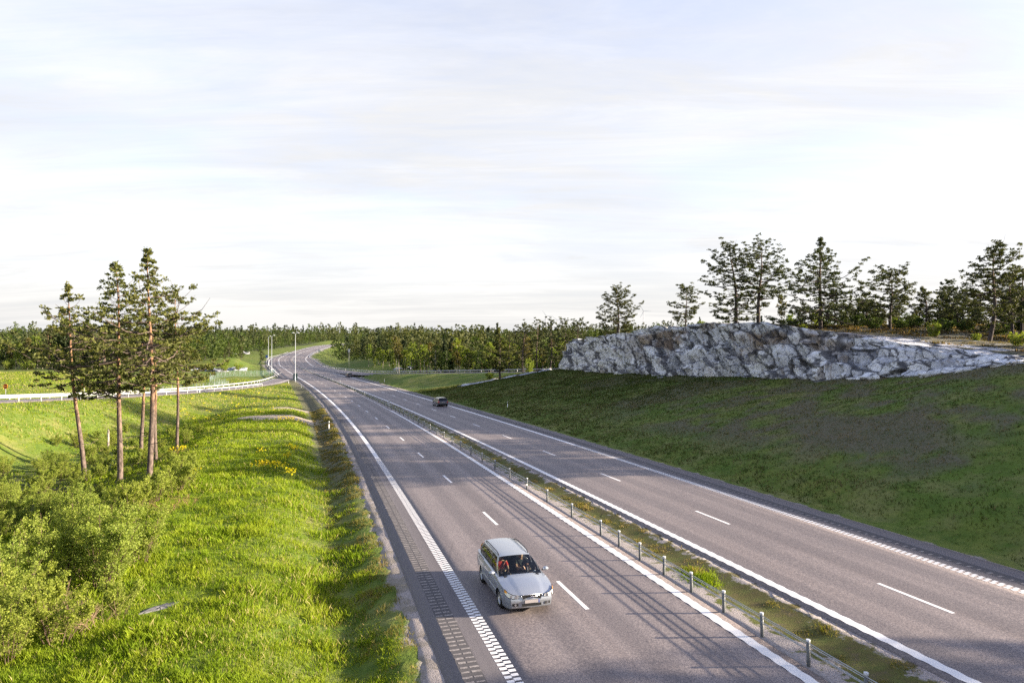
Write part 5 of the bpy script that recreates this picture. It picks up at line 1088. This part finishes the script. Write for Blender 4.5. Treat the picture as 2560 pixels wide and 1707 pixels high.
# ---- delineator posts
dq=MB(); dq.tube([(0,0,-.2),(0,0,.62)],.055,8,0); dq.tube([(0,0,.62),(0,0,.80)],.057,8,1); dq.tube([(0,0,.80),(0,0,.93),(0,0,.95)],[.055,.055,.03],8,0); dq.box((0,-.058,.71),(.05,.012,.12),0,2)
dme=npmesh('delineator_post',np.array(dq.v),dq.f,[M_white,M_blackr,M_cap],dq.m,np.array(dq.sm))
def delin(px,py,D,label,sc_=1.0):
    x,y,_=at(px,py,D); o=link('delineator_post',dme,None,(x,y,gz(x,y))); o.scale=(1,1,sc_); o.rotation_euler=(rng.normal()*.02,rng.normal()*.02,0); tag(o,label,'road marker','white delineator posts')
delin(823,1071,82,'white marker post beside gravel on the left verge, nearest to the viewer')
delin(753.8,972,172,'white marker post at the tip of the grass wedge near the lamp post')
delin(722,962,190,'white marker post left of the near lamp post at the slip road edge')
delin(500,982,132,'white marker post in front of the slip road guardrail above the meadow',1.2)
delin(1269,1041.7,101,'white marker post on the grass slope right of the near dark car')
delin(961,960,189,'white marker post on the sunlit grass right of the far dark car')
delin(893,933,232,'white marker post by the guardrail right of the far dark car')
delin(804.5,915,300,'farthest white marker post by the right bend guardrail')
for s,lb in ((118,'white marker post in the median left of the near dark car'),(197,'white marker post in the median left of the far dark car')):
    p=P(s,BRo+.9,-.1); o=link('delineator_post',dme,None,tuple(p)); o.scale=(1,1,1.15); tag(o,lb,'road marker','white delineator posts')
# ---- lamp posts
M_lampw=mat('lamp_white',(.80,.81,.82),.4); M_diff=mat('lamp_glass',(.75,.76,.76),.3); M_pole=mat('lamp_pole_steel',(.60,.63,.64),.45,.4)
def lamp(px,py,D,H,label,heads=(1,-1),rz=0):
    x,y,_=at(px,py,D); z=gz(x,y); r=empty('street_lamp',(x,y,z),rz); tag(r,label,'street lamp','street lamps at the slip road')
    q=MB(); q.tube([(0,0,-.3),(0,0,1.6),(0,0,1.62),(0,0,H)],[.13,.13,.095,.055],10); q.build('pole',[M_pole],r)
    for s_ in heads:
        q=MB(); q.tube([(0,0,H-.05),(s_*.35,0,H+.08)],.03,6); a=q.build('arm',[M_pole],r)
        q=MB(); n_=12; V=[];F=[]
        for i in range(7):
            ph=math.pi*i/6
            for k in range(n_): th=2*math.pi*k/n_; V.append((s_*(.30+.45*(1-math.cos(ph))),.20*math.sin(ph)*math.cos(th),H+.12+.13*math.sin(ph)*max(-.45,math.sin(th))))
        for i in range(6):
            for k in range(n_): F.append((i*n_+k,i*n_+(k+1)%n_,(i+1)*n_+(k+1)%n_,(i+1)*n_+k))
        q.add(V,F,0,True); hd=q.build('lamp_head',[M_lampw],r); q=MB(); q.box((s_*.78,0,H+.06),(.42,.24,.03)); q.build('lamp_glass',[M_diff],hd,bevel=.01)
    return r
def lamp_to(px,pyb,pyt,D,label,heads):
    x,y,zt=at(px,pyt,D); return lamp(px,pyb,D,zt-gz(x,y),label,heads)
lamp_to(738.5,958,833,204,'tall white lamp post with two heads standing on the grass wedge',(1,-1))
lamp_to(679.5,938,839,256,'right one of the two single lamp posts left of the bend',(1,))
lamp_to(671,922,841,312,'left and more distant of the two single lamp posts left of the bend',(1,))
# ---- signs
M_sred=mat('sign_red',(.48,.02,.015),.45); M_syel=mat('sign_yellow',(.85,.50,.02),.45); M_sback=mat('sign_back_green',(.045,.10,.09),.5,.2); M_sgrey=mat('sign_back_grey',(.42,.44,.45),.5,.3); M_sblue=mat('sign_blue',(.03,.09,.35),.45)
def noentry(px,pyc,D,label):
    x,y,zc=at(px,pyc,D); z=gz(x,y); r=empty('no_entry_sign',(x,y,z)); tag(r,label,'road sign','no entry signs at the slip road')
    q=MB(); q.tube([(0,0,-.2),(0,0,zc-z+.28)],.035,8); q.build('pole',[M_galv],r); h=zc-z
    q=MB(); q.tube([(0,-.04,h),(0,-.055,h)],.33,28,0); d=q.build('disc',[M_sred],r); 
    q=MB(); q.box((0,-.060,h),(.50,.006,.115)); q.build('bar',[M_syel],d); q=MB(); q.tube([(.318*math.cos(a),-.058,h+.318*math.sin(a)) for a in np.linspace(0,2*math.pi,29)],.010,5); q.build('rim',[M_syel],d); return r
noentry(15.5,965.5,93,'red no entry disc with yellow bar beyond the guardrail at the left edge')
noentry(211.5,962.5,91.5,'red no entry disc with yellow bar behind the leftmost tall pine')
def panel(px0,px1,py0,py1,D,label,m,feet=1,rz=0.0,back=M_sgrey,name='road_sign'):
    x,y,z1=at((px0+px1)/2,py0,D); z0=at(0,py1,D)[2]; w_=(px1-px0)/1706.9*D; z=gz(x,y); r=empty(name,(x,y,z),rz); tag(r,label,'road sign')
    q=MB(); q.box((0,0,(z0+z1)/2-z),(w_,.05,z1-z0)); q.build('panel',[m],r,bevel=.01); xs=[0] if feet==1 else [-w_*.3,w_*.3]
    for xx_ in xs: q=MB(); q.tube([(xx_,.07,-.3),(xx_,.07,z1-z-.1)],.04,6); q.build('pole',[M_galv],r)
    return r
panel(733.5,744,933,950,206,'dark green sign panel seen from behind at the foot of the near lamp post',M_sback,2)
panel(795.5,801,873.5,879,560,'small pale sign on the inside of the far bend',M_sgrey)
panel(664,669.5,887.5,894,300,'small dark blue sign beside the far single lamp posts',M_sblue)
panel(870,875,872,880,262,'grey sign on a tall pole on the grass bank right of the bend',M_sgrey)
panel(558,576,0,0,1,'',M_sgrey) if False else None
# ---- wildlife fence curving along the meadow
M_fence=mat('fence_green_steel',(.22,.36,.34),.5,.2)
def fence(name,pts,label,H=1.9,sp_=2.6,wires=9,dense_=0):
    pts=np.array(pts,float); pl=dense(np.column_stack([pts,np.zeros(len(pts))]),1.0); cum=np.concatenate([[0],np.cumsum(np.linalg.norm(np.diff(pl[:,:2],axis=0),axis=1))]); g=ground(pl[:,0],pl[:,1])
    ip=lambda d:np.array([np.interp(d,cum,pl[:,0]),np.interp(d,cum,pl[:,1]),np.interp(d,cum,g)]); o0=ip(0); r=empty(name,tuple(o0)); tag(r,label,'fence')
    pq=MB(); pq.tube([(0,0,-.2),(0,0,H+.1)],.045,6); pme=npmesh('post',np.array(pq.v),pq.f,[M_galv])
    for d in np.arange(0,cum[-1],sp_): link('post',pme,r,tuple(ip(d)-o0))
    q=MB()
    for k in range(wires): q.tube([tuple(ip(d)-o0+[0,0,.12+(H-.12)*k/(wires-1)]) for d in np.arange(0,cum[-1],2.)],.012,3)
    for d in np.arange(0,cum[-1],1.0 if dense_ else 1.3): p=ip(d)-o0; q.tube([tuple(p+[0,0,.1]),tuple(p+[0,0,H])],.010,3,0,False)
    tag(q.build('wire_mesh',[M_fence],r),kind=None); return r
fence('wildlife_fence',[(-85.5,247),(-92,236),(-95,222),(-92,208),(-85,198),(-79,189)],'greenish wire fence curving round the end of the meadow near the lamp posts',2.0,2.6,11,1)
fence('wildlife_fence',[(-78,188),(-74.5,175),(-72.5,160),(-71.8,140),(-71.8,118)],'low thin wire fence behind the slip road guardrail along the meadow',1.3,4.0,4)
# ---- wind turbines on the horizon
M_turb=mat('turbine_grey',(.42,.44,.48),.6)
def turbine(px,py,D,blade,label,a0):
    x,y,z=at(px,py,D); g=min(gz(x,y),z-60); r=empty('wind_turbine',(x,y,g)); tag(r,label,'wind turbine','wind turbines on the horizon'); h=z-g
    q=MB(); q.tube([(0,0,-5),(0,0,h)],[2.0,1.1],10); q.build('tower',[M_turb],r)
    q=MB(); q.box((0,2.0,h),(2.6,7,2.6)); q.build('nacelle',[M_turb],r,bevel=.5); q=MB(); q.tube([(0,-3.2,h),(0,-1.4,h)],[.6,1.5],10); q.build('hub',[M_turb],r)
    for k in range(3):
        a=a0+k*2*math.pi/3; d=Vector((math.cos(a),0,math.sin(a))); p=Vector((-math.sin(a),0,math.cos(a))); o=Vector((0,-2.4,h)); V=[]
        for t_,w_,th_ in ((0,.7,.7),(.18,1.7,.5),(.5,1.1,.35),(1,.25,.12)):
            for s1,s2 in ((-.4,-1),(.6,-1),(.6,1),(-.4,1)): V.append(o+d*blade*t_+p*w_*s1+Vector((0,th_*s2*.5,0)))
        F=[(i*4+j,i*4+(j+1)%4,(i+1)*4+(j+1)%4,(i+1)*4+j) for i in range(3) for j in range(4)]+[(12,13,14,15),(3,2,1,0)]; q=MB(); q.add(V,F); q.build('blade',[M_turb],r)
turbine(1366,790.5,3400,36,'faint wind turbine left of the second one, above the forest ridge',.08)
turbine(1609,778,3000,34,'faint wind turbine standing right of the bushy cliff end pine',.02)
turbine(1393,800,3600,34,'wind turbine half hidden behind the trees right of the leftmost turbine',2.5)
# ---- weathered stump among the scrub
q=MB(); x,y,z=at(272,1118,76); z=gz(x,y); sr=empty('tree_stump',(x,y,z)); tag(sr,'pale dead broken trunk standing between the two leftmost tall pines','tree stump'); q.tube([(0,0,-.3),(.02,0,1.2),(.05,0,2.0),(.03,.02,2.25)],[.16,.13,.11,.04],8); q.build('trunk',[M_bbark],sr)
# ================================================================ scrub, grass and flowers
def bush(seed,H,W_,nleaf,ls,m_leaf,stems=9,top=.6):
    """many stemmed young birch / willow: upright twigs carrying small leaves"""
    rg=np.random.default_rng(seed); wood=[];cen=[];br=[]
    for i in range(stems):
        a=rg.random()*6.28; r=W_*rg.random()**.6; h=H*rg.uniform(.62,1.0)*(1-.25*(r/W_)); b0=np.array([math.cos(a)*r*.25,math.sin(a)*r*.25,-.15]); e=np.array([math.cos(a)*r,math.sin(a)*r,h]); mid=(b0+e)/2+[0,0,.08*H]
        tt=np.linspace(0,1,6)[:,None]; pts=(1-tt)**2*b0+2*tt*(1-tt)*mid+tt**2*e; wood.append((pts,np.linspace(.022,.005,6)*(H/3)**.5))
        for q in range(int(11*H/2.5)+4):
            u=rg.uniform(.16,1.0); p=(1-u)**2*b0+2*u*(1-u)*mid+u*u*e; a2=rg.random()*6.28; L=rg.uniform(.15,.62)*(1.15-u)*W_*.62+.06; tw=p+np.array([math.cos(a2)*L,math.sin(a2)*L,L*.75]); wood.append((np.array([p,tw]),np.array([.007,.003])))
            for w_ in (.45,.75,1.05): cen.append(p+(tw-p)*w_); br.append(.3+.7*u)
    cen=np.array(cen); per=max(4,nleaf//len(cen)); rad=np.tile([[.13,.13,.13]],(len(cen),1))*(H/2.6)**.5*rg.uniform(.6,1.35,(len(cen),1))
    return tubes(wood,3),leaves(cen,rad,per,ls,rg,long=1.0,up=.2,bright=np.array(br))
M_twig=mat('twigs',(.12,.085,.06),.9,0,.1)
BUSH=[]
for i,(H,W_,nl,ls,m_) in enumerate(((3.6,1.7,13000,.056,M_bush),(3.0,1.5,11000,.056,M_bush),(2.4,1.2,8000,.058,M_bush),(2.0,1.1,6500,.060,M_bush),(1.5,.9,5000,.060,M_birch),(2.8,1.0,7500,.058,M_birch))):
    wd,lv=bush(500+i,H,W_,nl,ls,m_,stems=int(9+4*W_)); V,F=wd; BUSH.append((npmesh('stems',V,F,M_twig),crownmesh('foliage',None,[lv],[M_twig,m_])))
def put_bush(k,x,y,sc_,label,group,name='birch_bush',cat='bush',one=False):
    z=gz(x,y); r=empty(name,(x,y,z),rng.random()*6.28); r.scale=(sc_*rng.uniform(.9,1.1),sc_*rng.uniform(.9,1.1),sc_*rng.uniform(.9,1.12)); tag(r,label,cat,group); link('stems',BUSH[k][0],r); link('foliage',BUSH[k][1],r)
BG='young birch bushes in the hollow left of the grass bank'
big=[(255,1640,24.5,0,1.15,'largest rounded birch bush in the near left corner beside the grass bank'),(120,1640,24,0,1.0,'wide bright birch bush left of the largest one in the near left corner'),(350,1560,27,1,1.0,'birch bush at the right rim of the near clump, touching the grass bank'),(10,1650,22.5,1,1.0,'birch bush cut by the left edge in the near corner'),(190,1520,29,0,1.0,'birch bush just behind the largest near one'),(60,1720,20.5,2,1.0,'low birch bush at the very bottom left corner'),(300,1700,21.5,3,.75,'small bush at the foot of the largest near bush'),(150,1760,19.5,2,.9,'leafy bush at the bottom edge left of the bare stems'),(30,1790,18.6,1,.8,'bush filling the very bottom left corner'),(95,1740,20.4,2,.85,'bush between the bare stems and the left edge'),(215,1610,25.5,1,.95,'bush squeezed between the largest near bush and its left neighbour'),
 (440,1270,41,2,1.05,'bush with pale upright shoots at the foot of the tallest pine'),(385,1300,39,3,1.1,'low bush in front of the tallest pine trunk'),(470,1225,44,3,1.0,'rightmost bush of the pair beside the tallest pine, on the bank edge'),(330,1330,36,3,1.05,'small bush left in front of the tallest pine')]
for px_,py_,D,k,sc_,lb in big: x,y,_=at(px_,py_,D); put_bush(k,x,y,sc_,lb,BG)
rg=np.random.default_rng(9); pts=[]
for q in range(6000):
    y=27+60*rg.random()**.8; x=-(.25+.62*rg.random())*y
    s_,u_=near_road([x],[y]); v_=float(edgeL(s_)[0]-u_[0]); dl,_=near_line(RL,[x],[y])
    if v_<13+3*vnoise(x/5,y/5,0,3) or dl[0]<14 or v_>58: continue
    if y>62 and x>-33: continue
    if fbm(x/7,y/7,seed=88)<.02-.003*(y-30)+.15*(y<36)*(x<-19): continue
    md=1.25+.012*y
    if all((x-a)**2+(y-b_)**2>md**2 for a,b_ in pts): pts.append((x,y))
    if len(pts)>=185: break
pts.sort(key=lambda p:p[1])
for n_,(x,y) in enumerate(pts):
    px_=1280+x/y*1707; 
    sq=.62 if (150<px_<450 and 36<y<54) else 1.0; zone_=[t_ for a_,t_ in ((60,'at the left edge'),(130,'just inside the left edge'),(205,'left of the leftmost tall pine'),(250,'right of the leftmost tall pine'),(305,'left of the second tall pine'),(350,'right of the second tall pine'),(400,'by the tallest pine'),(9999,'right of the tallest pine')) if px_<a_][0]
    rowl='nearest' if y<38 else ('front' if y<46 else ('middle' if y<56 else ('rear' if y<68 else 'farthest')))
    bk_=('small','rounded','upright','low')[n_%4],rowl,zone_; bcount=globals().setdefault('bcount',{}); bcount[bk_]=bcount.get(bk_,0)+1; ordn=('','second ','third ','fourth ','fifth ','sixth ')[min(bcount[bk_]-1,5)]
    put_bush(int(rg.choice([1,2,3,4,5,3])),x,y,sq*rg.uniform(.72,1.12)*(1-.30*(y>52)),'%s%s bush in the %s row, %s'%((ordn,)+bk_),'birch scrub in the %s row of the hollow'%rowl)
# green shrubs along the wood's edge, on the heath and beside the roads
for px_,py_,D,k,sc_,lb,nm in ((2335,872,76,5,.95,'bright yellow green sapling on the heath left of the leaning pine','birch_sapling'),(2545,880,66,3,.9,'yellow green bush at the right edge on the rock','birch_bush'),(1752,812,108,4,.9,'small light green bush beside the small leaning pine on the cliff','birch_bush'),(2010,838,86,4,.7,'low green bush by the foot of the tallest broad cliff pine','birch_bush'),(2440,868,72,4,.7,'small green bush right of the bright sapling on the heath','birch_bush'),
  (1320,925,160,5,1.6,'bright green bush at the road bend behind the lone pine','birch_bush'),(1225,932,160,4,1.5,'low light green bush behind the lone pine slab','birch_bush'),(560,915,256,2,2.0,'light green bush left of the rocky knoll','birch_bush'),(525,918,256,3,2.0,'low green bush at the meadow edge before the woods','birch_bush'),(595,905,268,3,1.8,'green bush growing on the rocky knoll','birch_bush')):
    x,y,_=at(px_,py_,D); put_bush(k,x,y,sc_,lb,None,nm,'bush' if 'bush' in nm else 'sapling')
for q in range(26):
    y=rg.uniform(236,250); x=-118-3.4*q-rg.uniform(0,1.5); put_bush(int(rg.choice([2,3,5])),x,y,rg.uniform(1.1,1.9),'%s from the right in the green bush row below the woods behind the meadow'%('first second third fourth fifth sixth seventh eighth ninth tenth eleventh twelfth thirteenth fourteenth fifteenth sixteenth seventeenth eighteenth nineteenth twentieth twenty-first twenty-second twenty-third twenty-fourth twenty-fifth twenty-sixth'.split()[q]),'bushes along the foot of the woods behind the meadow')
_wd,_lv=bush(520,2.0,1.5,7000,.075,M_alder,stems=16); BUSH.append((npmesh('stems',_wd[0],_wd[1],M_twig),crownmesh('foliage',None,[_lv],[M_twig,M_alder])))
for q,(px_,D,sc_,lb) in enumerate(((1985,96,.8,'dark juniper bush left of the tallest cliff pine'),(1810,104,.6,'low dark bush left of the close pine pair on the cliff'),(2110,92,.9,'dark bush right of the tallest cliff pine'),(2145,90,1.1,'wide dark bush left of the medium cliff pine'),(2185,86,.9,'dark bush at the foot of the medium cliff pine'),(2260,88,1.0,'round black green juniper right of the medium cliff pine'),(2290,92,1.0,'dark bush left of the narrow young cliff pine'),(2365,84,1.1,'dark bush right of the bright heath sapling'),(2415,86,1.0,'dark bush left of the leaning pine foot'),(2500,82,1.1,'dark bush right of the leaning pine foot'),(2545,88,1.2,'dark bush below the edge pine'),(1440,150,1.2,'dark bush behind the far cliff end'),(1480,146,1.3,'dark bush left of the cliff end pine'),(2060,94,.7,'low bush directly behind the tallest cliff pine'))):
    x=(px_-1280)/1706.9*D; put_bush(len(BUSH)-1,x,D,sc_,lb,'dark bushes on the heath','juniper_bush')
# dry twiggy stems at the near left corner
def sticks(px_,py_,D,n,h,m_,label,name='dry_stems'):
    x,y,_=at(px_,py_,D); z=gz(x,y); W=[]; rg2=np.random.default_rng(int(px_))
    for i in range(n):
        a=rg2.random()*6.28;r=rg2.random()**.5*.9; b0=np.array([math.cos(a)*r,math.sin(a)*r,-.05]); hh=h*rg2.uniform(.5,1); e=b0+np.array([rg2.normal()*.35,rg2.normal()*.35,hh]); W.append((np.array([b0,(b0+e)/2+rg2.normal(size=3)*.05,e]),np.array([.010,.007,.003])))
        for q in range(4): u=rg2.uniform(.4,1); p=b0+(e-b0)*u; W.append((np.array([p,p+[rg2.normal()*.18,rg2.normal()*.18,.2]]),np.array([.005,.002])))
    V,F=tubes(W,3); V[:,2]+=ground(V[:,0]+x,V[:,1]+y)-z; o=link(name,npmesh(name,V,F,m_),None,(x,y,z)); tag(o,label,'dry plant')
M_drys=mat('dry_stem',(.28,.19,.12),.9); M_rust=mat('rusty_fern',(.22,.12,.06),.9)
sticks(110,1660,21.5,60,1.0,M_drys,'tangle of bare pale stems under the bushes in the bottom left corner','dry_shrub')
sticks(200,1690,20.5,46,.8,M_drys,'dry pale stems right of the tangle in the bottom left corner','dry_shrub')
sticks(405,1345,36.5,22,.6,M_rust,'rusty brown dead fern patch on the bank edge below the tallest pine','dry_fern')
sticks(462,1310,38.5,18,.6,M_rust,'smaller rusty fern patch right of the first one on the bank edge','dry_fern')
sticks(440,1152,63,24,.6,M_rust,'reddish dry patch beside the foot of the rightmost slim pine','dry_fern')
# ---- grass: one mass of blades, denser near the camera
def blades(xs,ys,h,wd,seed,lean=.5,per=3):
    rg=np.random.default_rng(seed); xs=np.repeat(xs,per);ys=np.repeat(ys,per);h=np.repeat(h,per);wd=np.repeat(wd,per); n=len(xs); xs=xs+rg.normal(size=n)*.035;ys=ys+rg.normal(size=n)*.035; z=ground(xs,ys)-.02
    a=rg.random(n)*6.28; hh=h*rg.uniform(.55,1.2,n); lx=rg.normal(size=n)*lean*hh*.6-.05*hh; ly=rg.normal(size=n)*lean*hh*.6; wx=np.cos(a)*wd;wy=np.sin(a)*wd
    V=np.stack([np.stack([xs-wx,ys-wy,z],1),np.stack([xs+wx,ys+wy,z],1),np.stack([xs+lx*.45+wx*.7,ys+ly*.45+wy*.7,z+hh*.62],1),np.stack([xs+lx,ys+ly,z+hh],1)],1).reshape(-1,3)
    b=np.arange(n)*4; F=np.stack([b,b+1,b+2,b+3],1); return V,F,n
def grassmat(name,a,b_,c_,d_):
    m,t,bs=newmat(name,.75,.2); TN=attr(t,'tone').outputs['Fac']; DR=attr(t,'dry').outputs['Fac']; ob=N(t,'ShaderNodeTexCoord').outputs['Object']; nn=noi(t,ob,.55,4,.65)
    c=mixc(t,TN,a,b_); c=mixc(t,mth(t,'MULTIPLY',wramp(nn,[.42,.62],[0,1],t),.7),c,c_); c=mixc(t,DR,c,d_); t.links.new(c,bs.inputs['Base Color']); tr=N(t,'ShaderNodeBsdfTranslucent'); t.links.new(mixc(t,1.0,c,(1.3,1.35,.5),'MULTIPLY'),tr.inputs[0])
    mx=N(t,'ShaderNodeMixShader'); mx.inputs[0].default_value=.40; t.links.new(bs.outputs[0],mx.inputs[1]); t.links.new(tr.outputs[0],mx.inputs[2]); o=[n for n in t.nodes if n.type=='OUTPUT_MATERIAL'][0]; t.links.new(mx.outputs[0],o.inputs[0]); return m
M_gr=grassmat('meadow_grass',(.085,.135,.008),(.205,.295,.012),(.265,.315,.022),(.38,.33,.14))
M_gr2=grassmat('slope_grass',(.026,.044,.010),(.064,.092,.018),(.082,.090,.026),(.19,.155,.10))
def grass(name,n,gen,hfun,seed,m_,label,wf,per=3,dry=.05,dfun=None):
    rg=np.random.default_rng(seed); x,y=gen(rg,n); s_,u_=near_road(x,y); keep=hfun(x,y,s_,u_,rg); h=keep; ok=h>.02; x,y,h=x[ok],y[ok],h[ok]; wd=wf*np.maximum(1,np.hypot(x,y)/26)
    V,F,k=blades(x,y,h,wd,seed+1,per=per); tone=np.repeat(np.clip(.5+.35*fbm(V[::4,0]/1.7,V[::4,1]/1.7,seed=seed)+.28*rg.normal(size=k),0,1),4); pr=dry*(1+3*sstep(0,.4,fbm(V[::4,0]/4,V[::4,1]/4,seed=seed+3))); pr=pr if dfun is None else pr+dfun(V[::4,0],V[::4,1]); dr=np.repeat((rg.random(k)<pr)*1.0,4)
    o=link(name,npmesh(name,V,F,m_,attrs={'tone':('FLOAT','POINT',tone),'dry':('FLOAT','POINT',dr)})); tag(o,label,'grass',None,'stuff')
def gen_left(rg,n):
    y=13+95*rg.random(n)**2.1; x=-(.02+.80*rg.random(n))*y; return x,y
def h_left(x,y,s,u,rg):
    v=edgeL(s)-u; cl=fbm(x/1.5,y/1.5,seed=201,o=3); c2=fbm(x/.6,y/.6,seed=202,o=2); h=.15+.34*np.clip(cl+.15,0,1)+.10*c2; h=h*sstep(.75+2.0*sstep(40,80,s),2.0+2.0*sstep(40,80,s),v+.5*cl)*(1-.45*sstep(20,24,v)); h=np.where((v>21)&(rg.random(len(x))<.55),0,h)
    for cx,cy,rx,ry in ((-31.2,92,5.6,4.2),(-34.5,110,4.2,2.3),(-11.5,22.4,.45,.9)): h=np.where(np.hypot((x-cx)/rx,(y-cy)/ry)<1,0,h)
    dl,_=near_line(RL,x,y); return np.where(dl<5,0,np.clip(h,.0,.6))
grass('bank_grass',150000,gen_left,h_left,601,M_gr,'lush bright green grass on the bank left of the highway',.0095,3,.04)
def gen_far(rg,n):
    y=70+150*rg.random(n); x=-(.16+.62*rg.random(n))*y; return x,y
def h_far(x,y,s,u,rg):
    v=edgeL(s)-u; dl,_=near_line(RL,x,y); h=.22+.18*fbm(x/3,y/3,seed=211); h=np.where((np.hypot((x+31.2)/5.6,(y-92)/4.2)<1)|(np.hypot((x+34.5)/4.2,(y-110)/2.3)<1),0,h); return np.where((v<3.6)|(dl<5.0),0,h)
grass('meadow_grass',60000,gen_far,h_far,611,M_gr,'grass of the meadow on both sides of the slip road',.010,2,.14)
def d_slope(x,y):
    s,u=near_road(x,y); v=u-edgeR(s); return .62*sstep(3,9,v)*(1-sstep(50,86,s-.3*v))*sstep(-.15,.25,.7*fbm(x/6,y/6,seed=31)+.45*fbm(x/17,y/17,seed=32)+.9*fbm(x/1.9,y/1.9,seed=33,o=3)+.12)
def gen_right(rg,n):
    s=rg.uniform(14,160,n)**1.0; u=12.5+34*rg.random(n); p=P(s,u); return p[:,0],p[:,1]
def h_right(x,y,s,u,rg):
    v=u-edgeR(s); cl=fbm(x/1.6,y/1.6,seed=221,o=3); h=.10+.14*np.clip(cl+.3,0,1); h=h*sstep(.5,1.5,v+.4*cl); h=np.where((s<74)&(v>5)&(cl>.02),h*.45,h); return np.where((u>ROCK_U+.3)&(s<143),0,h)
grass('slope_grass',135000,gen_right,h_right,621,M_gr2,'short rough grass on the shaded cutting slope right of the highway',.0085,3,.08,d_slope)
def gen_med(rg,n):
    s=12+98*rg.random(n)**1.5; u=.75+2.4*rg.random(n); p=P(s,u); return p[:,0],p[:,1]
M_gr3=grassmat('median_grass',(.085,.085,.020),(.15,.145,.035),(.19,.16,.05),(.30,.22,.11))
def h_med(x,y,s,u,rg):
    cl=fbm(x/.8,y/.8,seed=231,o=3); t_=(u-.9)/(2.9+shift(s)-.0); return np.where((cl+.25*fbm(x/3,y/3,seed=232)>-.32)&(t_>.03)&(t_<.88),.08+.26*np.clip(cl+.2,0,1),0)
grass('median_grass',64000,gen_med,h_med,631,M_gr3,'dry yellowish grass tufts along the highway median',.0075,3,.22)
def gen_vg(rg,n):
    s=rg.uniform(12,120,n); u=ALo-.35-2.4*rg.random(n); p=P(s,u); return p[:,0],p[:,1]
def h_vg(x,y,s,u,rg):
    v=edgeL(s)-u; cl=fbm(x/.9,y/.9,seed=241,o=3); return np.where(cl>.02-.16*(v-.5),.10+.18*np.clip(cl+.1,0,1),0)
grass('verge_grass',16000,gen_vg,h_vg,641,M_gr3,'sparse dark grass and weeds on the gravelly left verge',.0085,3,.12)
x,y,_=at(1745,1430,26.3)
def gen_tuft(rg,n): return x+rg.normal(size=n)*.30+.0,y+rg.normal(size=n)*.55
def h_tuft(xx_,yy_,s,u,rg): return np.full(len(xx_),.28)
p0=P(26.6,1.75); x,y=p0[0],p0[1]; grass('median_grass',900,gen_tuft,h_tuft,651,M_gr,'single vivid green grass patch in the median near the barrier',.008,4,0)
# heather and low scrub on the rock plateau
def gen_h(rg,n):
    s=rg.uniform(36,143,n); u=ROCK_U+6.5+50*rg.random(n)**1.4; p=P(s,u-shift(s)); return p[:,0],p[:,1]
M_heath=grassmat('heather',(.045,.040,.018),(.085,.075,.028),(.12,.09,.035),(.20,.13,.07))
grass('heather',36000,gen_h,lambda x,y,s,u,rg:np.where(fbm(x/3.,y/3.,seed=251)>-.25,.22+.25*fbm(x/2,y/2,seed=252),0),661,M_heath,'low brown heather and blueberry scrub on top of the cliff',.016,3,.2)
# ---- yellow flowering broom and dandelion like clumps
def broom(px_,py_,D,r_,n,label,h=.78):
    r_*=1.5; n=int(n*1.8)
    x,y,_=at(px_,py_,D); z=gz(x,y); rg2=np.random.default_rng(int(px_*3)); root=empty('yellow_flowers',(x,y,z)); tag(root,label,'flowers','yellow flowering clumps in the grass')
    b0=np.stack([rg2.normal(size=n)*r_,rg2.normal(size=n)*r_*.7,np.full(n,-.03)],1); e=b0+np.stack([rg2.normal(size=n)*.07,rg2.normal(size=n)*.07,h*rg2.uniform(.6,1.1,n)],1); zz=ground(b0[:,0]+x,b0[:,1]+y)-z; b0[:,2]+=zz;e[:,2]+=zz
    V,F=tubes([(np.array([a,c_]),np.array([.006,.004])) for a,c_ in zip(b0,e)],3); link('stems',npmesh('stems',V,F,M_bush,attrs={'tone':('FLOAT','POINT',np.full(len(V),.5))}),root)
    lv=leaves(e,np.tile([[.06,.06,.05]],(n,1)),9,.075,rg2,bright=np.full(n,.8)); link('blossom',crownmesh('blossom',None,[lv],[M_bush,M_broom]),root)
for a in ((487,1180,45,.13,16,'yellow flower clump beside the upright bush on the bank edge'),(662,1172,48,.22,22,'left yellow flower clump of the group halfway along the bank'),(694,1172,48,.30,34,'widest yellow flower clump, in the middle of the group on the bank'),(724,1192,46,.14,16,'yellow flower clump lowest and rightmost of the group on the bank'),(735,1124,58,.16,16,'yellow flower clump near the dark verge on the bank'),(721,1062,84,.5,40,'yellow flowering clump on the bare sandy patch'),(457,1137,63,.16,14,'tiny yellow clump near the slim rightmost pine'),(430,1137,63,.16,12,'tiny yellow clump left of the slim rightmost pine'),
  (720,1148,53,.10,8,'few yellow blooms left of the dark verge strip'),(655,1138,55,.08,6,'single small yellow bloom in the middle of the bank')): broom(*a)
def gen_fl(rg,n): y=95+85*rg.random(n); x=-(.34+.16*rg.random(n))*y; return x,y
rg2=np.random.default_rng(3); fx_,fy_=gen_fl(rg2,160); ok=np.array([near_line(RL,[a],[b_])[0][0]>7 for a,b_ in zip(fx_,fy_)])&(edgeL(near_road(fx_,fy_)[0])-near_road(fx_,fy_)[1]>6); fx_,fy_=fx_[ok],fy_[ok]; cen=np.stack([fx_,fy_,ground(fx_,fy_)+.3],1)
lv=leaves(cen,np.tile([[.30,.30,.08]],(len(cen),1)),12,.11,rg2,bright=np.full(len(cen),.8)); o=link('meadow_flowers',crownmesh('meadow_flowers',None,[lv],[M_bush,M_broom])); tag(o,'scattered yellow flowers across the sunny slope below the slip road','flowers',None,'stuff')
